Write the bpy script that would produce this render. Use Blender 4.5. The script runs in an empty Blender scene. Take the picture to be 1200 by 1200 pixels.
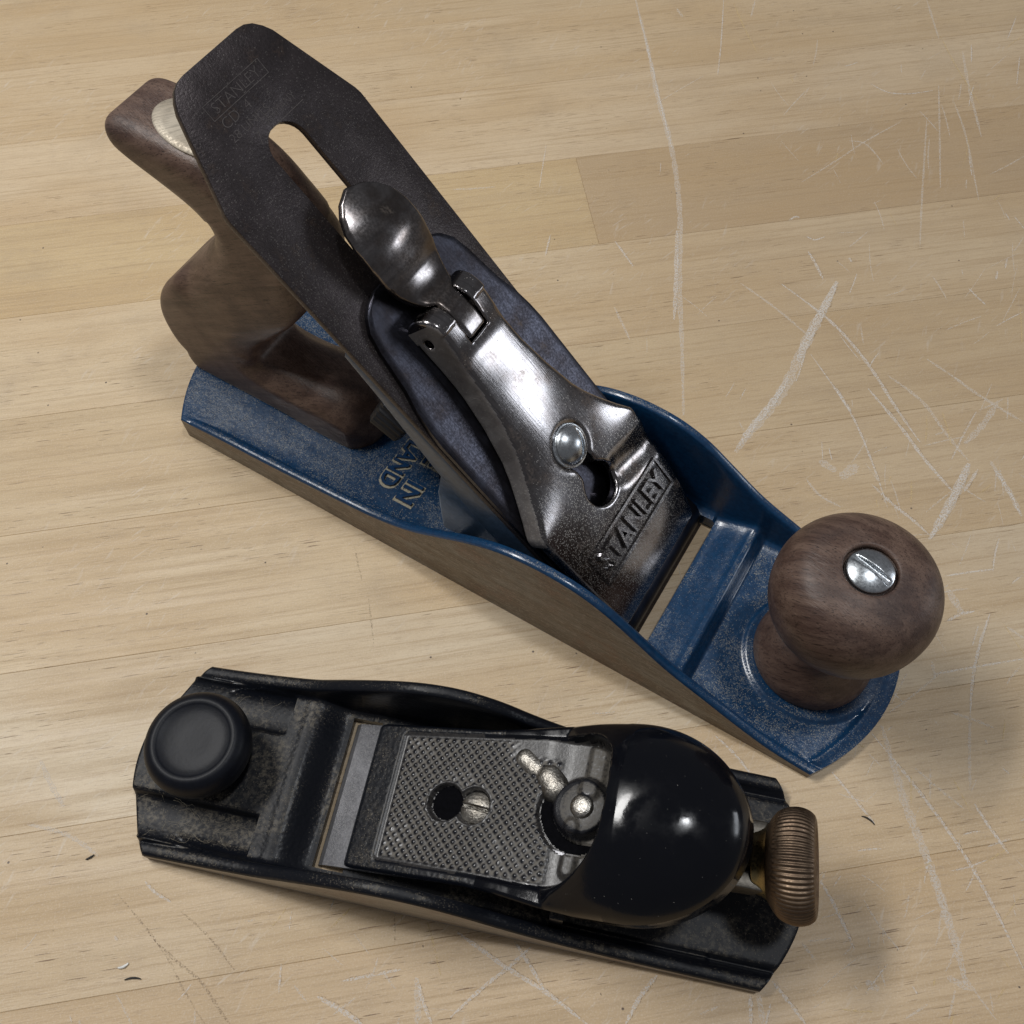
import bpy, bmesh, math, random
import numpy as np
from mathutils import Matrix, Vector
random.seed(7); rng = np.random.default_rng(7)
S = bpy.context.scene
COL = S.collection
MM = 0.001

# ------------------------------------------------------------------ camera
cam = bpy.data.cameras.new("camera"); camo = bpy.data.objects.new("camera", cam); COL.objects.link(camo)
RM = [[0.85599, -0.44726, 0.25931], [0.51686, 0.75176, -0.40953], [-0.01177, 0.48458, 0.87467]]
camo.matrix_world = Matrix.Translation((0.1900, -0.1295, 0.2732)) @ Matrix(RM).to_4x4()
cam.sensor_fit = 'HORIZONTAL'; cam.sensor_width = 36; cam.lens = 36 * 1148.42 / 1200
cam.clip_start = 0.01; cam.clip_end = 50
S.camera = camo

# ------------------------------------------------------------------ light: the room and its lamps
W = bpy.data.worlds.new("World"); S.world = W; W.use_nodes = True
wn = W.node_tree; bg = wn.nodes['Background']
bg.inputs['Color'].default_value = (0.95, 0.95, 1.0, 1); bg.inputs['Strength'].default_value = 0.125
S.view_settings.view_transform = 'Standard'; S.view_settings.look = 'None'
S.view_settings.exposure = 0.0; S.view_settings.gamma = 1.0

def area(name, loc, target, sx, sy, power, color):
    l = bpy.data.lights.new(name, 'AREA'); l.shape = 'RECTANGLE'; l.size = sx; l.size_y = sy
    l.energy = power; l.color = color
    o = bpy.data.objects.new(name, l); COL.objects.link(o)
    d = Vector(target) - Vector(loc)
    o.matrix_world = Matrix.Translation(loc) @ d.to_track_quat('-Z', 'Y').to_matrix().to_4x4()
    return o
area("ceiling_lamp", (-0.38, -0.08, 0.80), (0.05, -0.03, 0), 0.40, 0.10, 5.4, (1.0, 0.985, 0.965))
area("shop_lamp", (2.30, 1.45, 0.74), (0.1, 0, 0.05), 0.90, 0.42, 9.5, (0.88, 0.93, 1.0))
area("overhead_lamp", (0.36, 0.16, 1.45), (0.12, 0, 0), 0.12, 0.12, 5.4, (0.95, 0.97, 1.0))

# ------------------------------------------------------------------ node helper
class NT:
    def __init__(s, name):
        s.m = bpy.data.materials.new(name); s.m.use_nodes = True
        s.t = s.m.node_tree; s.t.nodes.clear()
        s.out = s.t.nodes.new('ShaderNodeOutputMaterial')
        s.b = s.t.nodes.new('ShaderNodeBsdfPrincipled')
        s.t.links.new(s.b.outputs[0], s.out.inputs['Surface'])
        s.tc = s.t.nodes.new('ShaderNodeTexCoord')
    def _set(s, sock, v):
        if isinstance(v, bpy.types.NodeSocket): s.t.links.new(v, sock)
        elif isinstance(v, (tuple, list)):
            sock.default_value = tuple(v) + ((1,) if len(v) == 3 and len(sock.default_value) == 4 else ())
        else: sock.default_value = v
    def coord(s, scale=(1, 1, 1), rot=(0, 0, 0), loc=(0, 0, 0)):      # object coordinates in millimetres
        n = s.t.nodes.new('ShaderNodeMapping'); s.t.links.new(s.tc.outputs['Object'], n.inputs['Vector'])
        n.vector_type = 'POINT'
        r = s.t.nodes.new('ShaderNodeMapping'); s.t.links.new(s.tc.outputs['Object'], r.inputs['Vector'])
        r.inputs['Rotation'].default_value = rot
        s.t.links.new(r.outputs[0], n.inputs['Vector'])
        n.inputs['Scale'].default_value = tuple(1000 * k for k in scale); n.inputs['Location'].default_value = loc
        return n.outputs[0]
    def noise(s, vec, scale=1., detail=3., rough=.55, dist=0.):
        n = s.t.nodes.new('ShaderNodeTexNoise'); s._set(n.inputs['Vector'], vec)
        n.inputs['Scale'].default_value = scale; n.inputs['Detail'].default_value = detail
        n.inputs['Roughness'].default_value = rough; n.inputs['Distortion'].default_value = dist
        return n.outputs['Fac']
    def voro(s, vec, scale=1., feature='F1', out='Distance'):
        n = s.t.nodes.new('ShaderNodeTexVoronoi'); s._set(n.inputs['Vector'], vec); n.feature = feature
        n.inputs['Scale'].default_value = scale; return n.outputs[out]
    def ramp(s, f, a, b, va=0., vb=1.):
        n = s.t.nodes.new('ShaderNodeMapRange'); s._set(n.inputs['Value'], f)
        n.inputs['From Min'].default_value = a; n.inputs['From Max'].default_value = b
        n.inputs['To Min'].default_value = va; n.inputs['To Max'].default_value = vb
        n.interpolation_type = 'SMOOTHSTEP'; return n.outputs['Result']
    def mix(s, f, a, b, mode='MIX'):
        n = s.t.nodes.new('ShaderNodeMix'); n.data_type = 'RGBA'; n.blend_type = mode
        s._set(n.inputs[0], f); s._set(n.inputs[6], a); s._set(n.inputs[7], b); return n.outputs[2]
    def math(s, op, a, b=0., c=0.):
        n = s.t.nodes.new('ShaderNodeMath'); n.operation = op
        s._set(n.inputs[0], a); s._set(n.inputs[1], b); s._set(n.inputs[2], c); return n.outputs[0]
    def sep(s, v, k):
        n = s.t.nodes.new('ShaderNodeSeparateXYZ'); s._set(n.inputs[0], v); return n.outputs[k]
    def up(s, a=0.75, b=0.97):
        g = s.t.nodes.new('ShaderNodeNewGeometry'); return s.ramp(s.sep(g.outputs['True Normal'], 2), a, b)
    def bump(s, h, dist=0.1, strength=1., prev=None):
        n = s.t.nodes.new('ShaderNodeBump'); n.inputs['Distance'].default_value = dist * MM
        n.inputs['Strength'].default_value = strength; s._set(n.inputs['Height'], h)
        if prev is not None: s.t.links.new(prev, n.inputs['Normal'])
        return n.outputs['Normal']
    def done(s, **k):
        for a, v in k.items(): s._set(s.b.inputs[a.replace('_', ' ')], v)
        return s.m

def m_maple():
    n = NT('maple_board')
    oi = n.t.nodes.new('ShaderNodeObjectInfo')
    add = n.t.nodes.new('ShaderNodeVectorMath'); add.operation = 'MULTIPLY_ADD'
    comb = n.t.nodes.new('ShaderNodeCombineXYZ')
    n._set(comb.inputs[0], n.math('MULTIPLY', oi.outputs['Random'], 7.0)); n._set(comb.inputs[1], n.math('MULTIPLY', oi.outputs['Random'], 3.1))
    n.t.links.new(n.tc.outputs['Object'], add.inputs[0]); add.inputs[1].default_value = (1, 1, 1); n.t.links.new(comb.outputs[0], add.inputs[2])
    def co(sc):
        m = n.t.nodes.new('ShaderNodeMapping'); n.t.links.new(add.outputs[0], m.inputs['Vector'])
        m.inputs['Scale'].default_value = tuple(1000 * k for k in sc); return m.outputs[0]
    warp = n.noise(co((1/90, 1/28, 1/30)), 1, 2)
    ring = n.t.nodes.new('ShaderNodeTexWave'); ring.wave_type = 'BANDS'; ring.bands_direction = 'Y'; ring.wave_profile = 'SAW'
    n._set(ring.inputs['Vector'], co((1/260, 1/15, 1/15)))
    ring.inputs['Scale'].default_value = .55; ring.inputs['Distortion'].default_value = 5; ring.inputs['Detail'].default_value = 2
    ring.inputs['Detail Scale'].default_value = .55; ring.inputs['Detail Roughness'].default_value = .45
    streak = n.noise(co((1/55, 1/1.1, 1/1.1)), 1, 4, .6)
    streak2 = n.noise(co((1/120, 1/5.5, 1/6)), 1, 3, .55, .6)
    fine = n.noise(co((1/5, 1/.35, 1/.35)), 1, 2, .6)
    base = n.mix(n.ramp(warp, .35, .7), oi.outputs['Color'], n.mix(.55, oi.outputs['Color'], (.48, .33, .17)))
    base = n.mix(n.math('MULTIPLY', n.ramp(ring.outputs['Fac'], .84, 1.0), .13), base, (.36, .24, .13))
    base = n.mix(n.math('MULTIPLY', n.ramp(streak2, .48, .74), .36), base, (.40, .29, .17))
    base = n.mix(n.math('MULTIPLY', n.ramp(streak, .48, .70), .50), base, (.37, .25, .13))
    base = n.mix(n.math('MULTIPLY', n.ramp(fine, .52, .70), .42), base, (.36, .26, .17))
    pores = n.noise(co((1/9, 1/.42, 1/.42)), 1, 1, .4)
    pmask = n.noise(co((1/60, 1/22, 1/22)), 1, 2)
    base = n.mix(n.math('MULTIPLY', n.math('MULTIPLY', n.ramp(pores, .67, .72), n.ramp(pmask, .46, .58)), .85), base, (.16, .09, .045))
    # grime and specks
    gr = n.noise(n.coord((1/35, 1/35, 1/35)), 1, 4, .6)
    base = n.mix(n.math('MULTIPLY', n.ramp(gr, .50, .75), .25), base, (.30, .23, .16))
    spk = n.voro(n.coord((1/8, 1/8, 1/8)), 1); spg = n.noise(n.coord((1/3, 1/3, 1/3)), 1, 1)
    base = n.mix(n.math('MULTIPLY', n.ramp(spk, .055, .03), n.ramp(spg, .5, .52)), base, (.10, .07, .05))
    # chalky cross scuffs
    sc = n.noise(n.coord((1/2.2, 1/14, 1/14), rot=(0, 0, .5)), 1, 3, .6)
    sc2 = n.noise(n.coord((1/10, 1/1.1, 1/10), rot=(0, 0, -.6)), 1, 2, .6)
    big = n.noise(n.coord((1/55, 1/55, 1/55), loc=(4, 2, 0)), 1, 2)
    base = n.mix(n.math('MULTIPLY', n.math('MULTIPLY', n.ramp(n.math('MAXIMUM', sc, sc2), .60, .74), n.ramp(big, .45, .6)), .38), base, (.66, .60, .52))
    micro = n.noise(n.coord((1/.5, 1/.5, 1/.5)), 1, 3, .7)
    base = n.mix(n.math('MULTIPLY', n.ramp(micro, .48, .72), .22), base, (.84, .76, .64))
    m2 = n.noise(n.coord((1/.7, 1/.7, 1/.7), loc=(9, 3, 0)), 1, 3, .7)
    base = n.mix(n.math('MULTIPLY', n.ramp(m2, .52, .74), .22), base, (.30, .22, .14))
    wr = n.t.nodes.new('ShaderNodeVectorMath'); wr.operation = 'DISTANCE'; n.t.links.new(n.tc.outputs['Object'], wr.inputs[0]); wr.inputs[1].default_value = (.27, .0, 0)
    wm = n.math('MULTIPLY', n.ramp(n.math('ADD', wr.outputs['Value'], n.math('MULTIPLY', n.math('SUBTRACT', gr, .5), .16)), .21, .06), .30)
    base = n.mix(wm, base, (.33, .24, .155))  # brown wear on the right, also darkened to paint in the light falloff
    h = n.math('ADD', n.math('MULTIPLY', streak, .5), n.math('MULTIPLY', fine, .5))
    nb = n.bump(h, .09, .8); nb = n.bump(sc, .05, .5, nb)
    return n.done(Base_Color=base, Roughness=n.ramp(streak2, .3, .7, .42, .58), Normal=nb, Specular_IOR_Level=.35)

def m_chalk(name, col, thr, stretch):
    n = NT(name)
    f = n.noise(n.coord((1/.55, 1/.55, 1/.55)), 1, 4, .7)
    tr = n.t.nodes.new('ShaderNodeBsdfTransparent'); mx = n.t.nodes.new('ShaderNodeMixShader')
    n._set(mx.inputs[0], n.math('MULTIPLY', n.ramp(f, thr, thr + .16), stretch)); n.t.links.new(tr.outputs[0], mx.inputs[1]); n.t.links.new(n.b.outputs[0], mx.inputs[2])
    n.t.links.new(mx.outputs[0], n.out.inputs['Surface'])
    return n.done(Base_Color=col, Roughness=.8)

def m_blue():
    n = NT('blue_enamel')
    c = n.coord(); spk = n.noise(c, 2.6, 2, .7); spk2 = n.noise(c, .75, 3, .6); patch = n.noise(n.coord(), .085, 3, .6)
    dens = n.ramp(patch, .36, .60, .0, .10)
    thr = n.math('SUBTRACT', .655, dens)
    cell = n.t.nodes.new('ShaderNodeTexVoronoi'); n._set(cell.inputs['Vector'], c); cell.inputs['Scale'].default_value = 3.0
    cr = n.sep(cell.outputs['Color'], 0)
    grain = n.math('MULTIPLY', n.math('GREATER_THAN', cr, n.ramp(patch, .38, .58, .95, .50)), n.math('LESS_THAN', cell.outputs['Distance'], .38))
    m = n.math('MAXIMUM', grain, n.math('MULTIPLY', n.math('GREATER_THAN', spk, thr), .28))
    film = n.math('MULTIPLY', n.ramp(spk2, .42, .66), .03)
    upm = n.up(.86, .985)
    dust = n.math('MULTIPLY', n.math('MAXIMUM', n.math('MULTIPLY', m, .50), n.math('MULTIPLY', film, n.ramp(patch, .38, .6))), upm)
    base = n.mix(n.ramp(spk2, .3, .7), (.0045, .029, .078), (.006, .042, .108))
    base = n.mix(dust, base, (.46, .43, .34))
    geo = n.t.nodes.new('ShaderNodeNewGeometry'); chip_ = n.math('MULTIPLY', n.ramp(geo.outputs['Pointiness'], .53, .60), n.math('GREATER_THAN', n.noise(c, .9, 3, .7), .60))
    base = n.mix(n.math('MULTIPLY', chip_, .7), base, (.13, .12, .11))
    nb = n.bump(n.noise(c, .55, 3, .6), .16, .55); nb = n.bump(spk, .05, .5, nb)
    return n.done(Base_Color=base, Roughness=n.math('ADD', .27, n.math('MULTIPLY', dust, .6)), Normal=nb, Coat_Weight=.3, Coat_Roughness=.12)

def m_black():
    n = NT('black_japanning')
    c = n.coord(); spk = n.noise(c, 2.4, 2, .7); lump = n.noise(c, .8, 3, .6); patch = n.noise(c, .07, 3, .6)
    thr = n.math('SUBTRACT', .68, n.ramp(patch, .36, .64, 0, .075))
    dust = n.math('MULTIPLY', n.math('MULTIPLY', n.math('GREATER_THAN', spk, thr), .5), n.up(.80, .98))
    film = n.math('MULTIPLY', n.math('MULTIPLY', n.ramp(lump, .4, .7), n.ramp(patch, .42, .62)), n.math('MULTIPLY', n.up(.90, .99), .42))
    base = n.mix(n.math('MAXIMUM', dust, film), (.0045, .0055, .0085), (.25, .215, .16))
    vb = n.voro(c, .95, 'SMOOTH_F1')
    nb = n.bump(vb, .14, .5); nb = n.bump(lump, .06, .5, nb)
    return n.done(Base_Color=base, Roughness=n.math('ADD', n.ramp(n.up(.93, .995), 0, 1, .30, .50), n.math('MULTIPLY', dust, .5)), Specular_IOR_Level=.30, Normal=nb)

def m_gloss_black():
    n = NT('glossy_black_enamel')
    c = n.coord(); f = n.noise(c, .35, 3, .6); spk = n.noise(c, 1.9, 1, .5)
    base = n.mix(n.math('MULTIPLY', n.math('GREATER_THAN', spk, .80), .6), (.0035, .004, .006), (.28, .27, .25))
    return n.done(Base_Color=base, Roughness=n.ramp(n.noise(c, .15, 4, .6), .35, .65, .07, .22), Normal=n.bump(f, .04, .4), Specular_IOR_Level=.26)

def m_metal(name, c1, c2, rough, streak=None, rust=None, metallic=1., bumpd=.05, dustamt=0., rustthr=(.56, .7), dz=(28, 62)):
    n = NT(name); c = n.coord()
    a = n.noise(c, .12, 4, .6); b = n.noise(c, 1.6, 3, .65)
    base = n.mix(n.ramp(a, .35, .65), c1, c2)
    hh = b
    if streak is not None:
        st = n.noise(n.coord(streak[0], rot=streak[1]), 1, 3, .6)
        base = n.mix(n.math('MULTIPLY', n.ramp(st, .4, .68), .55), base, tuple(k * .45 for k in c1)); hh = n.math('ADD', st, n.math('MULTIPLY', b, .4))
    met = metallic
    if rust is not None:
        r = n.math('MULTIPLY', n.ramp(a, *rustthr), n.ramp(b, .35, .6))
        base = n.mix(n.math('MULTIPLY', r, .8), base, rust); met = n.math('MULTIPLY', n.math('SUBTRACT', 1.0, n.math('MULTIPLY', r, .7)), metallic)
    if dustamt:
        cell = n.t.nodes.new('ShaderNodeTexVoronoi'); n._set(cell.inputs['Vector'], c); cell.inputs['Scale'].default_value = 2.8
        dens = n.ramp(n.math('ADD', n.sep(n.coord(), 2), n.math('MULTIPLY', n.math('SUBTRACT', a, .5), 60)), dz[0], dz[1], .52, .97)
        d = n.math('MULTIPLY', n.math('MULTIPLY', n.math('GREATER_THAN', n.sep(cell.outputs['Color'], 0), dens), n.math('LESS_THAN', cell.outputs['Distance'], .42)), dustamt)
        base = n.mix(d, base, (.42, .40, .36)); rr = n.math('ADD', n.ramp(b, .3, .7, rough * .85, rough * 1.15), n.math('MULTIPLY', d, .4))
    else: rr = n.ramp(b, .3, .7, rough * .8, rough * 1.2)
    return n.done(Base_Color=base, Metallic=met, Roughness=rr, Normal=n.bump(hh, bumpd, .6))

def m_side(name, grey, brown, rot):
    n = NT(name)
    st = n.noise(n.coord((1/7, 1/.6, 1/.28), rot=rot), 1, 4, .7); st2 = n.noise(n.coord((1/16, 1/3, 1/3.5), rot=rot, loc=(3, 1, 2)), 1, 5, .7)
    a = n.noise(n.coord(), .06, 3, .6); b = n.noise(n.coord((1/1.2, 1/.5, 1/.3)), 1, 3, .7)
    base = n.mix(n.ramp(st2, .36, .62), grey, brown)
    base = n.mix(n.math('MULTIPLY', n.math('MULTIPLY', n.ramp(a, .50, .64), n.ramp(b, .40, .60)), .65), base, (.20, .085, .045))
    base = n.mix(n.math('MULTIPLY', n.ramp(st, .46, .60), .75), base, tuple(k * .40 for k in brown))
    base = n.mix(n.math('MULTIPLY', n.math('GREATER_THAN', b, .60), .5), base, (.46, .42, .36))
    return n.done(Base_Color=base, Metallic=.25, Roughness=.45, Normal=n.bump(n.math('ADD', st, b), .06, .6))

def m_wood(name='walnut_wood'):
    n = NT(name); r = (0, .55, 0)
    st = n.noise(n.coord((1/20, 1/.8, 1/.8), rot=r), 1, 4, .65); st2 = n.noise(n.coord((1/34, 1/4, 1/4), rot=r), 1, 4, .6)
    blot = n.noise(n.coord(), .055, 4, .6); sc = n.noise(n.coord((1/7, 1/.4, 1/.9), rot=(0, .2, .3)), 1, 3, .6)
    base = n.mix(n.ramp(st2, .35, .65), (.070, .040, .030), (.132, .084, .063))
    base = n.mix(n.math('MULTIPLY', n.ramp(st, .5, .7), .6), base, (.030, .015, .011))
    base = n.mix(n.math('MULTIPLY', n.ramp(blot, .50, .72), .55), base, (.032, .022, .022))
    base = n.mix(n.math('MULTIPLY', n.ramp(sc, .64, .76), .35), base, (.24, .18, .14))
    po = n.noise(n.coord((1/4.5, 1/.3, 1/.3), rot=r), 1, 2, .5)
    base = n.mix(n.math('MULTIPLY', n.ramp(po, .60, .66), .75), base, (.016, .009, .007))
    base = n.mix(n.math('MULTIPLY', n.ramp(n.noise(n.coord(), 1.6, 3, .7), .58, .72), .3), base, (.20, .14, .10))
    return n.done(Base_Color=base, Roughness=n.ramp(blot, .3, .7, .38, .52), Normal=n.bump(n.math('ADD', st, sc), .12, .7), Specular_IOR_Level=.4)

def m_plain(name, col, rough, metallic=0., bumpd=.0, scale=1.):
    n = NT(name); b = n.noise(n.coord(), scale, 3, .6)
    base = n.mix(n.ramp(b, .3, .7), tuple(k * .8 for k in col), tuple(min(1, k * 1.15) for k in col))
    k = dict(Base_Color=base, Roughness=rough, Metallic=metallic, Specular_IOR_Level=.05 if rough > .9 else (.22 if 'black_knob' in name else .5))
    if bumpd: k['Normal'] = n.bump(b, bumpd, .6)
    return n.done(**k)

BLADE_ROT = (0, math.radians(-46.2), 0)
M = dict(
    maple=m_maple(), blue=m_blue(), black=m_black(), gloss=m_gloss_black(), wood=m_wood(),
    side=m_side('worn_machined_side', (.235, .215, .185), (.175, .135, .10), (0, 0, 0)),
    side2=m_side('ground_steel_side', (.40, .375, .335), (.31, .28, .24), (0, 0, 0)),
    iron=m_metal('dark_patina_steel', (.060, .050, .051), (.042, .035, .036), .40, rust=(.035, .020, .013), metallic=.7, bumpd=.16, dustamt=.16, dz=(40, 150)),
    cap=m_metal('blued_steel', (.062, .064, .082), (.036, .033, .038), .36, streak=((1/14, 1/.5, 1/14), BLADE_ROT), rust=(.07, .045, .03), bumpd=.035, rustthr=(.60, .78)),
    nickel=m_metal('worn_nickel', (.29, .28, .285), (.20, .18, .175), .165, streak=((1/9, 1/.35, 1/9), BLADE_ROT), rust=(.10, .075, .06), bumpd=.02, dustamt=.55),
    chrome=m_metal('polished_nickel', (.25, .235, .235), (.14, .12, .11), .22, streak=((1/1.3, 1/9, 1/9), (0, math.radians(-46.2), 0)), rust=(.10, .08, .06), bumpd=.02, rustthr=(.62, .8)),  # strong streaks in the colour imitate streaky reflections on the lever
    zinc=m_metal('zinc_screw', (.62, .65, .68), (.45, .48, .50), .30, bumpd=.03),
    brassnut=m_metal('tarnished_brass_nut', (.46, .41, .33), (.36, .31, .24), .58, streak=((1/.4, 1/5, 1/5), (0, 0, .6)), metallic=.5, bumpd=.04),
    brass=m_metal('brass', (.34, .28, .14), (.22, .17, .09), .32, bumpd=.03),
    bronze=m_metal('brown_bronze', (.18, .13, .09), (.12, .085, .060), .48, bumpd=.05),
    steel=m_metal('grey_steel_blade', (.36, .36, .38), (.26, .26, .275), .42, metallic=.8, bumpd=.04, dustamt=.25, dz=(0, 90)),
    silver=m_metal('sandcast_silver', (.48, .46, .42), (.24, .22, .19), .36, bumpd=.30),
    frog=m_plain('grey_blue_frog_paint', (.05, .085, .14), .35, 0, .1, .6),
    frogedge=m_plain('frog_edge_grey', (.17, .20, .25), .4, .3, .05, 1.),
    plastic=m_plain('dark_knurled_plastic', (.010, .011, .014), .42, 0, .05, .8),
    bknob=m_plain('black_knob_lacquer', (.0035, .0045, .0080), .46, 0, .05, .9),
    hole=m_plain('recess_shade', (.003, .003, .004), .95),  # black floor of shallow openings, shade put into the colour
    white=m_plain('white_chip', (.75, .74, .70), .7), dark=m_plain('dark_chip', (.03, .028, .026), .7),
    castgrey=m_metal('rough_cast_grey', (.20, .19, .185), (.13, .12, .118), .50, metallic=.35, bumpd=.16, dustamt=.4),
    bracket=m_plain('dull_grey_bracket', (.10, .09, .075), .42, .7, .06, 1.2),
    lint=m_plain('pale_lint', (.30, .26, .19), .9), tan=m_plain('glue_stain', (.36, .25, .13), .6),
)
def m_panel():
    n = NT('dusty_knurled_panel'); c = n.coord(); spk = n.noise(c, 1.2, 3, .7)
    a = n.t.nodes.new('ShaderNodeAttribute'); a.attribute_name = 'dust'; 
    d = n.math('MULTIPLY', a.outputs['Fac'], n.ramp(spk, .30, .62, .35, 1.0))
    base = n.mix(n.math('MULTIPLY', d, .80), (.005, .006, .010), (.17, .152, .125))
    return n.done(Base_Color=base, Roughness=n.math('ADD', .25, n.math('MULTIPLY', d, .5)), Normal=n.bump(spk, .08, .6))
M['panel'] = m_panel()

# ------------------------------------------------------------------ mesh helpers (vertices in millimetres)
ORG = np.zeros(3)
def mk(name, V, F, mats, parent=None, smooth=True, fm=None, label=None, kind=None, sharp=None):
    me = bpy.data.meshes.new(name)
    V = (np.asarray(V, float) - ORG) * MM
    me.from_pydata(V.tolist(), [], [list(map(int, f)) for f in F])
    for m in (mats if isinstance(mats, (list, tuple)) else [mats]): me.materials.append(M[m])
    if fm is not None: me.polygons.foreach_set('material_index', np.asarray(fm, np.int32))
    me.polygons.foreach_set('use_smooth', np.full(len(me.polygons), bool(smooth)))
    if sharp is not None: me.set_sharp_from_angle(angle=math.radians(sharp))
    me.update()
    o = bpy.data.objects.new(name, me); COL.objects.link(o)
    if parent is not None: o.parent = parent
    if label: o['label'] = label
    if kind: o['kind'] = kind
    return o
def thing(name, label, cat, loc, rz=0, group=None):
    o = bpy.data.objects.new(name, None); COL.objects.link(o); o.empty_display_size = .02
    o.location = loc; o.rotation_euler = (0, 0, rz); o['label'] = label; o['category'] = cat
    if group: o['group'] = group
    return o
def join(parts):
    V = []; F = []; k = 0
    for v, f in parts:
        V.append(np.asarray(v, float)); F += [[i + k for i in q] for q in f]; k += len(v)
    return np.vstack(V), F
def flip(vf): return vf[0], [list(q)[::-1] for q in vf[1]]
def box(x0, x1, y0, y1, z0, z1):
    V = [(x, y, z) for x in (x0, x1) for y in (y0, y1) for z in (z0, z1)]
    return np.array(V, float), [(0, 1, 3, 2), (4, 6, 7, 5), (0, 4, 5, 1), (2, 3, 7, 6), (0, 2, 6, 4), (1, 5, 7, 3)]
def lathe(prof, seg=64, mod=None):
    """profile (r, z) bottom to top about z; mod(theta, i) scales the radius"""
    V = []; F = []
    for i, (r, z) in enumerate(prof):
        for j in range(seg):
            t = 2 * math.pi * j / seg; rr = r * (mod(t, i) if mod else 1)
            V.append((rr * math.cos(t), rr * math.sin(t), z))
    for i in range(len(prof) - 1):
        for j in range(seg):
            a = i * seg + j; b = i * seg + (j + 1) % seg; F.append((a, b, b + seg, a + seg))
    F.append([j for j in range(seg)][::-1]); F.append([(len(prof) - 1) * seg + j for j in range(seg)])
    return np.array(V), F
def catmull(P, n=8, closed=False):
    P = np.asarray(P, float); out = []
    N = len(P)
    rngi = range(N) if closed else range(N - 1)
    for i in rngi:
        g = (lambda k: P[k % N]) if closed else (lambda k: P[min(max(k, 0), N - 1)])
        p0, p1, p2, p3 = g(i - 1), g(i), g(i + 1), g(i + 2)
        for t in np.linspace(0, 1, n, endpoint=False):
            out.append(.5 * ((2 * p1) + (-p0 + p2) * t + (2 * p0 - 5 * p1 + 4 * p2 - p3) * t * t + (-p0 + 3 * p1 - 3 * p2 + p3) * t ** 3))
    if not closed: out.append(P[-1])
    return np.array(out)
def plate(outline, n0, n1, holes=(), bev=0.3):
    """flat plate with holes and bevelled rims, outline ccw in (a, b); returns verts (a, b, n)"""
    bm = bmesh.new(); loops = []
    for L in [outline] + list(holes):
        vs = [bm.verts.new((p[0], p[1], n1)) for p in L]
        es = [bm.edges.new((vs[i], vs[(i + 1) % len(vs)])) for i in range(len(vs))]; loops.append(es)
    bmesh.ops.triangle_fill(bm, use_beauty=True, use_dissolve=False, edges=[e for l in loops for e in l])
    bmesh.ops.recalc_face_normals(bm, faces=bm.faces)
    if bm.faces and sum(f.normal.z * f.calc_area() for f in bm.faces) < 0: bmesh.ops.reverse_faces(bm, faces=bm.faces)
    top = list(bm.faces)
    r = bmesh.ops.extrude_face_region(bm, geom=top)
    newv = [g for g in r['geom'] if isinstance(g, bmesh.types.BMVert)]
    for v in newv: v.co.z = n0
    # extruded region is the bottom: flip it
    bmesh.ops.recalc_face_normals(bm, faces=bm.faces)
    if bev:
        be = [e for e in bm.edges if len(e.link_faces) == 2 and abs(e.verts[0].co.z - e.verts[1].co.z) < 1e-6 and e.calc_face_angle(0) > .8]
        bmesh.ops.bevel(bm, geom=be, offset=bev, segments=2, affect='EDGES', profile=.5)
    bm.verts.ensure_lookup_table(); bm.verts.index_update()
    V = np.array([v.co[:] for v in bm.verts]); F = [[v.index for v in f.verts] for f in bm.faces]
    bm.free(); return V, F

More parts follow.
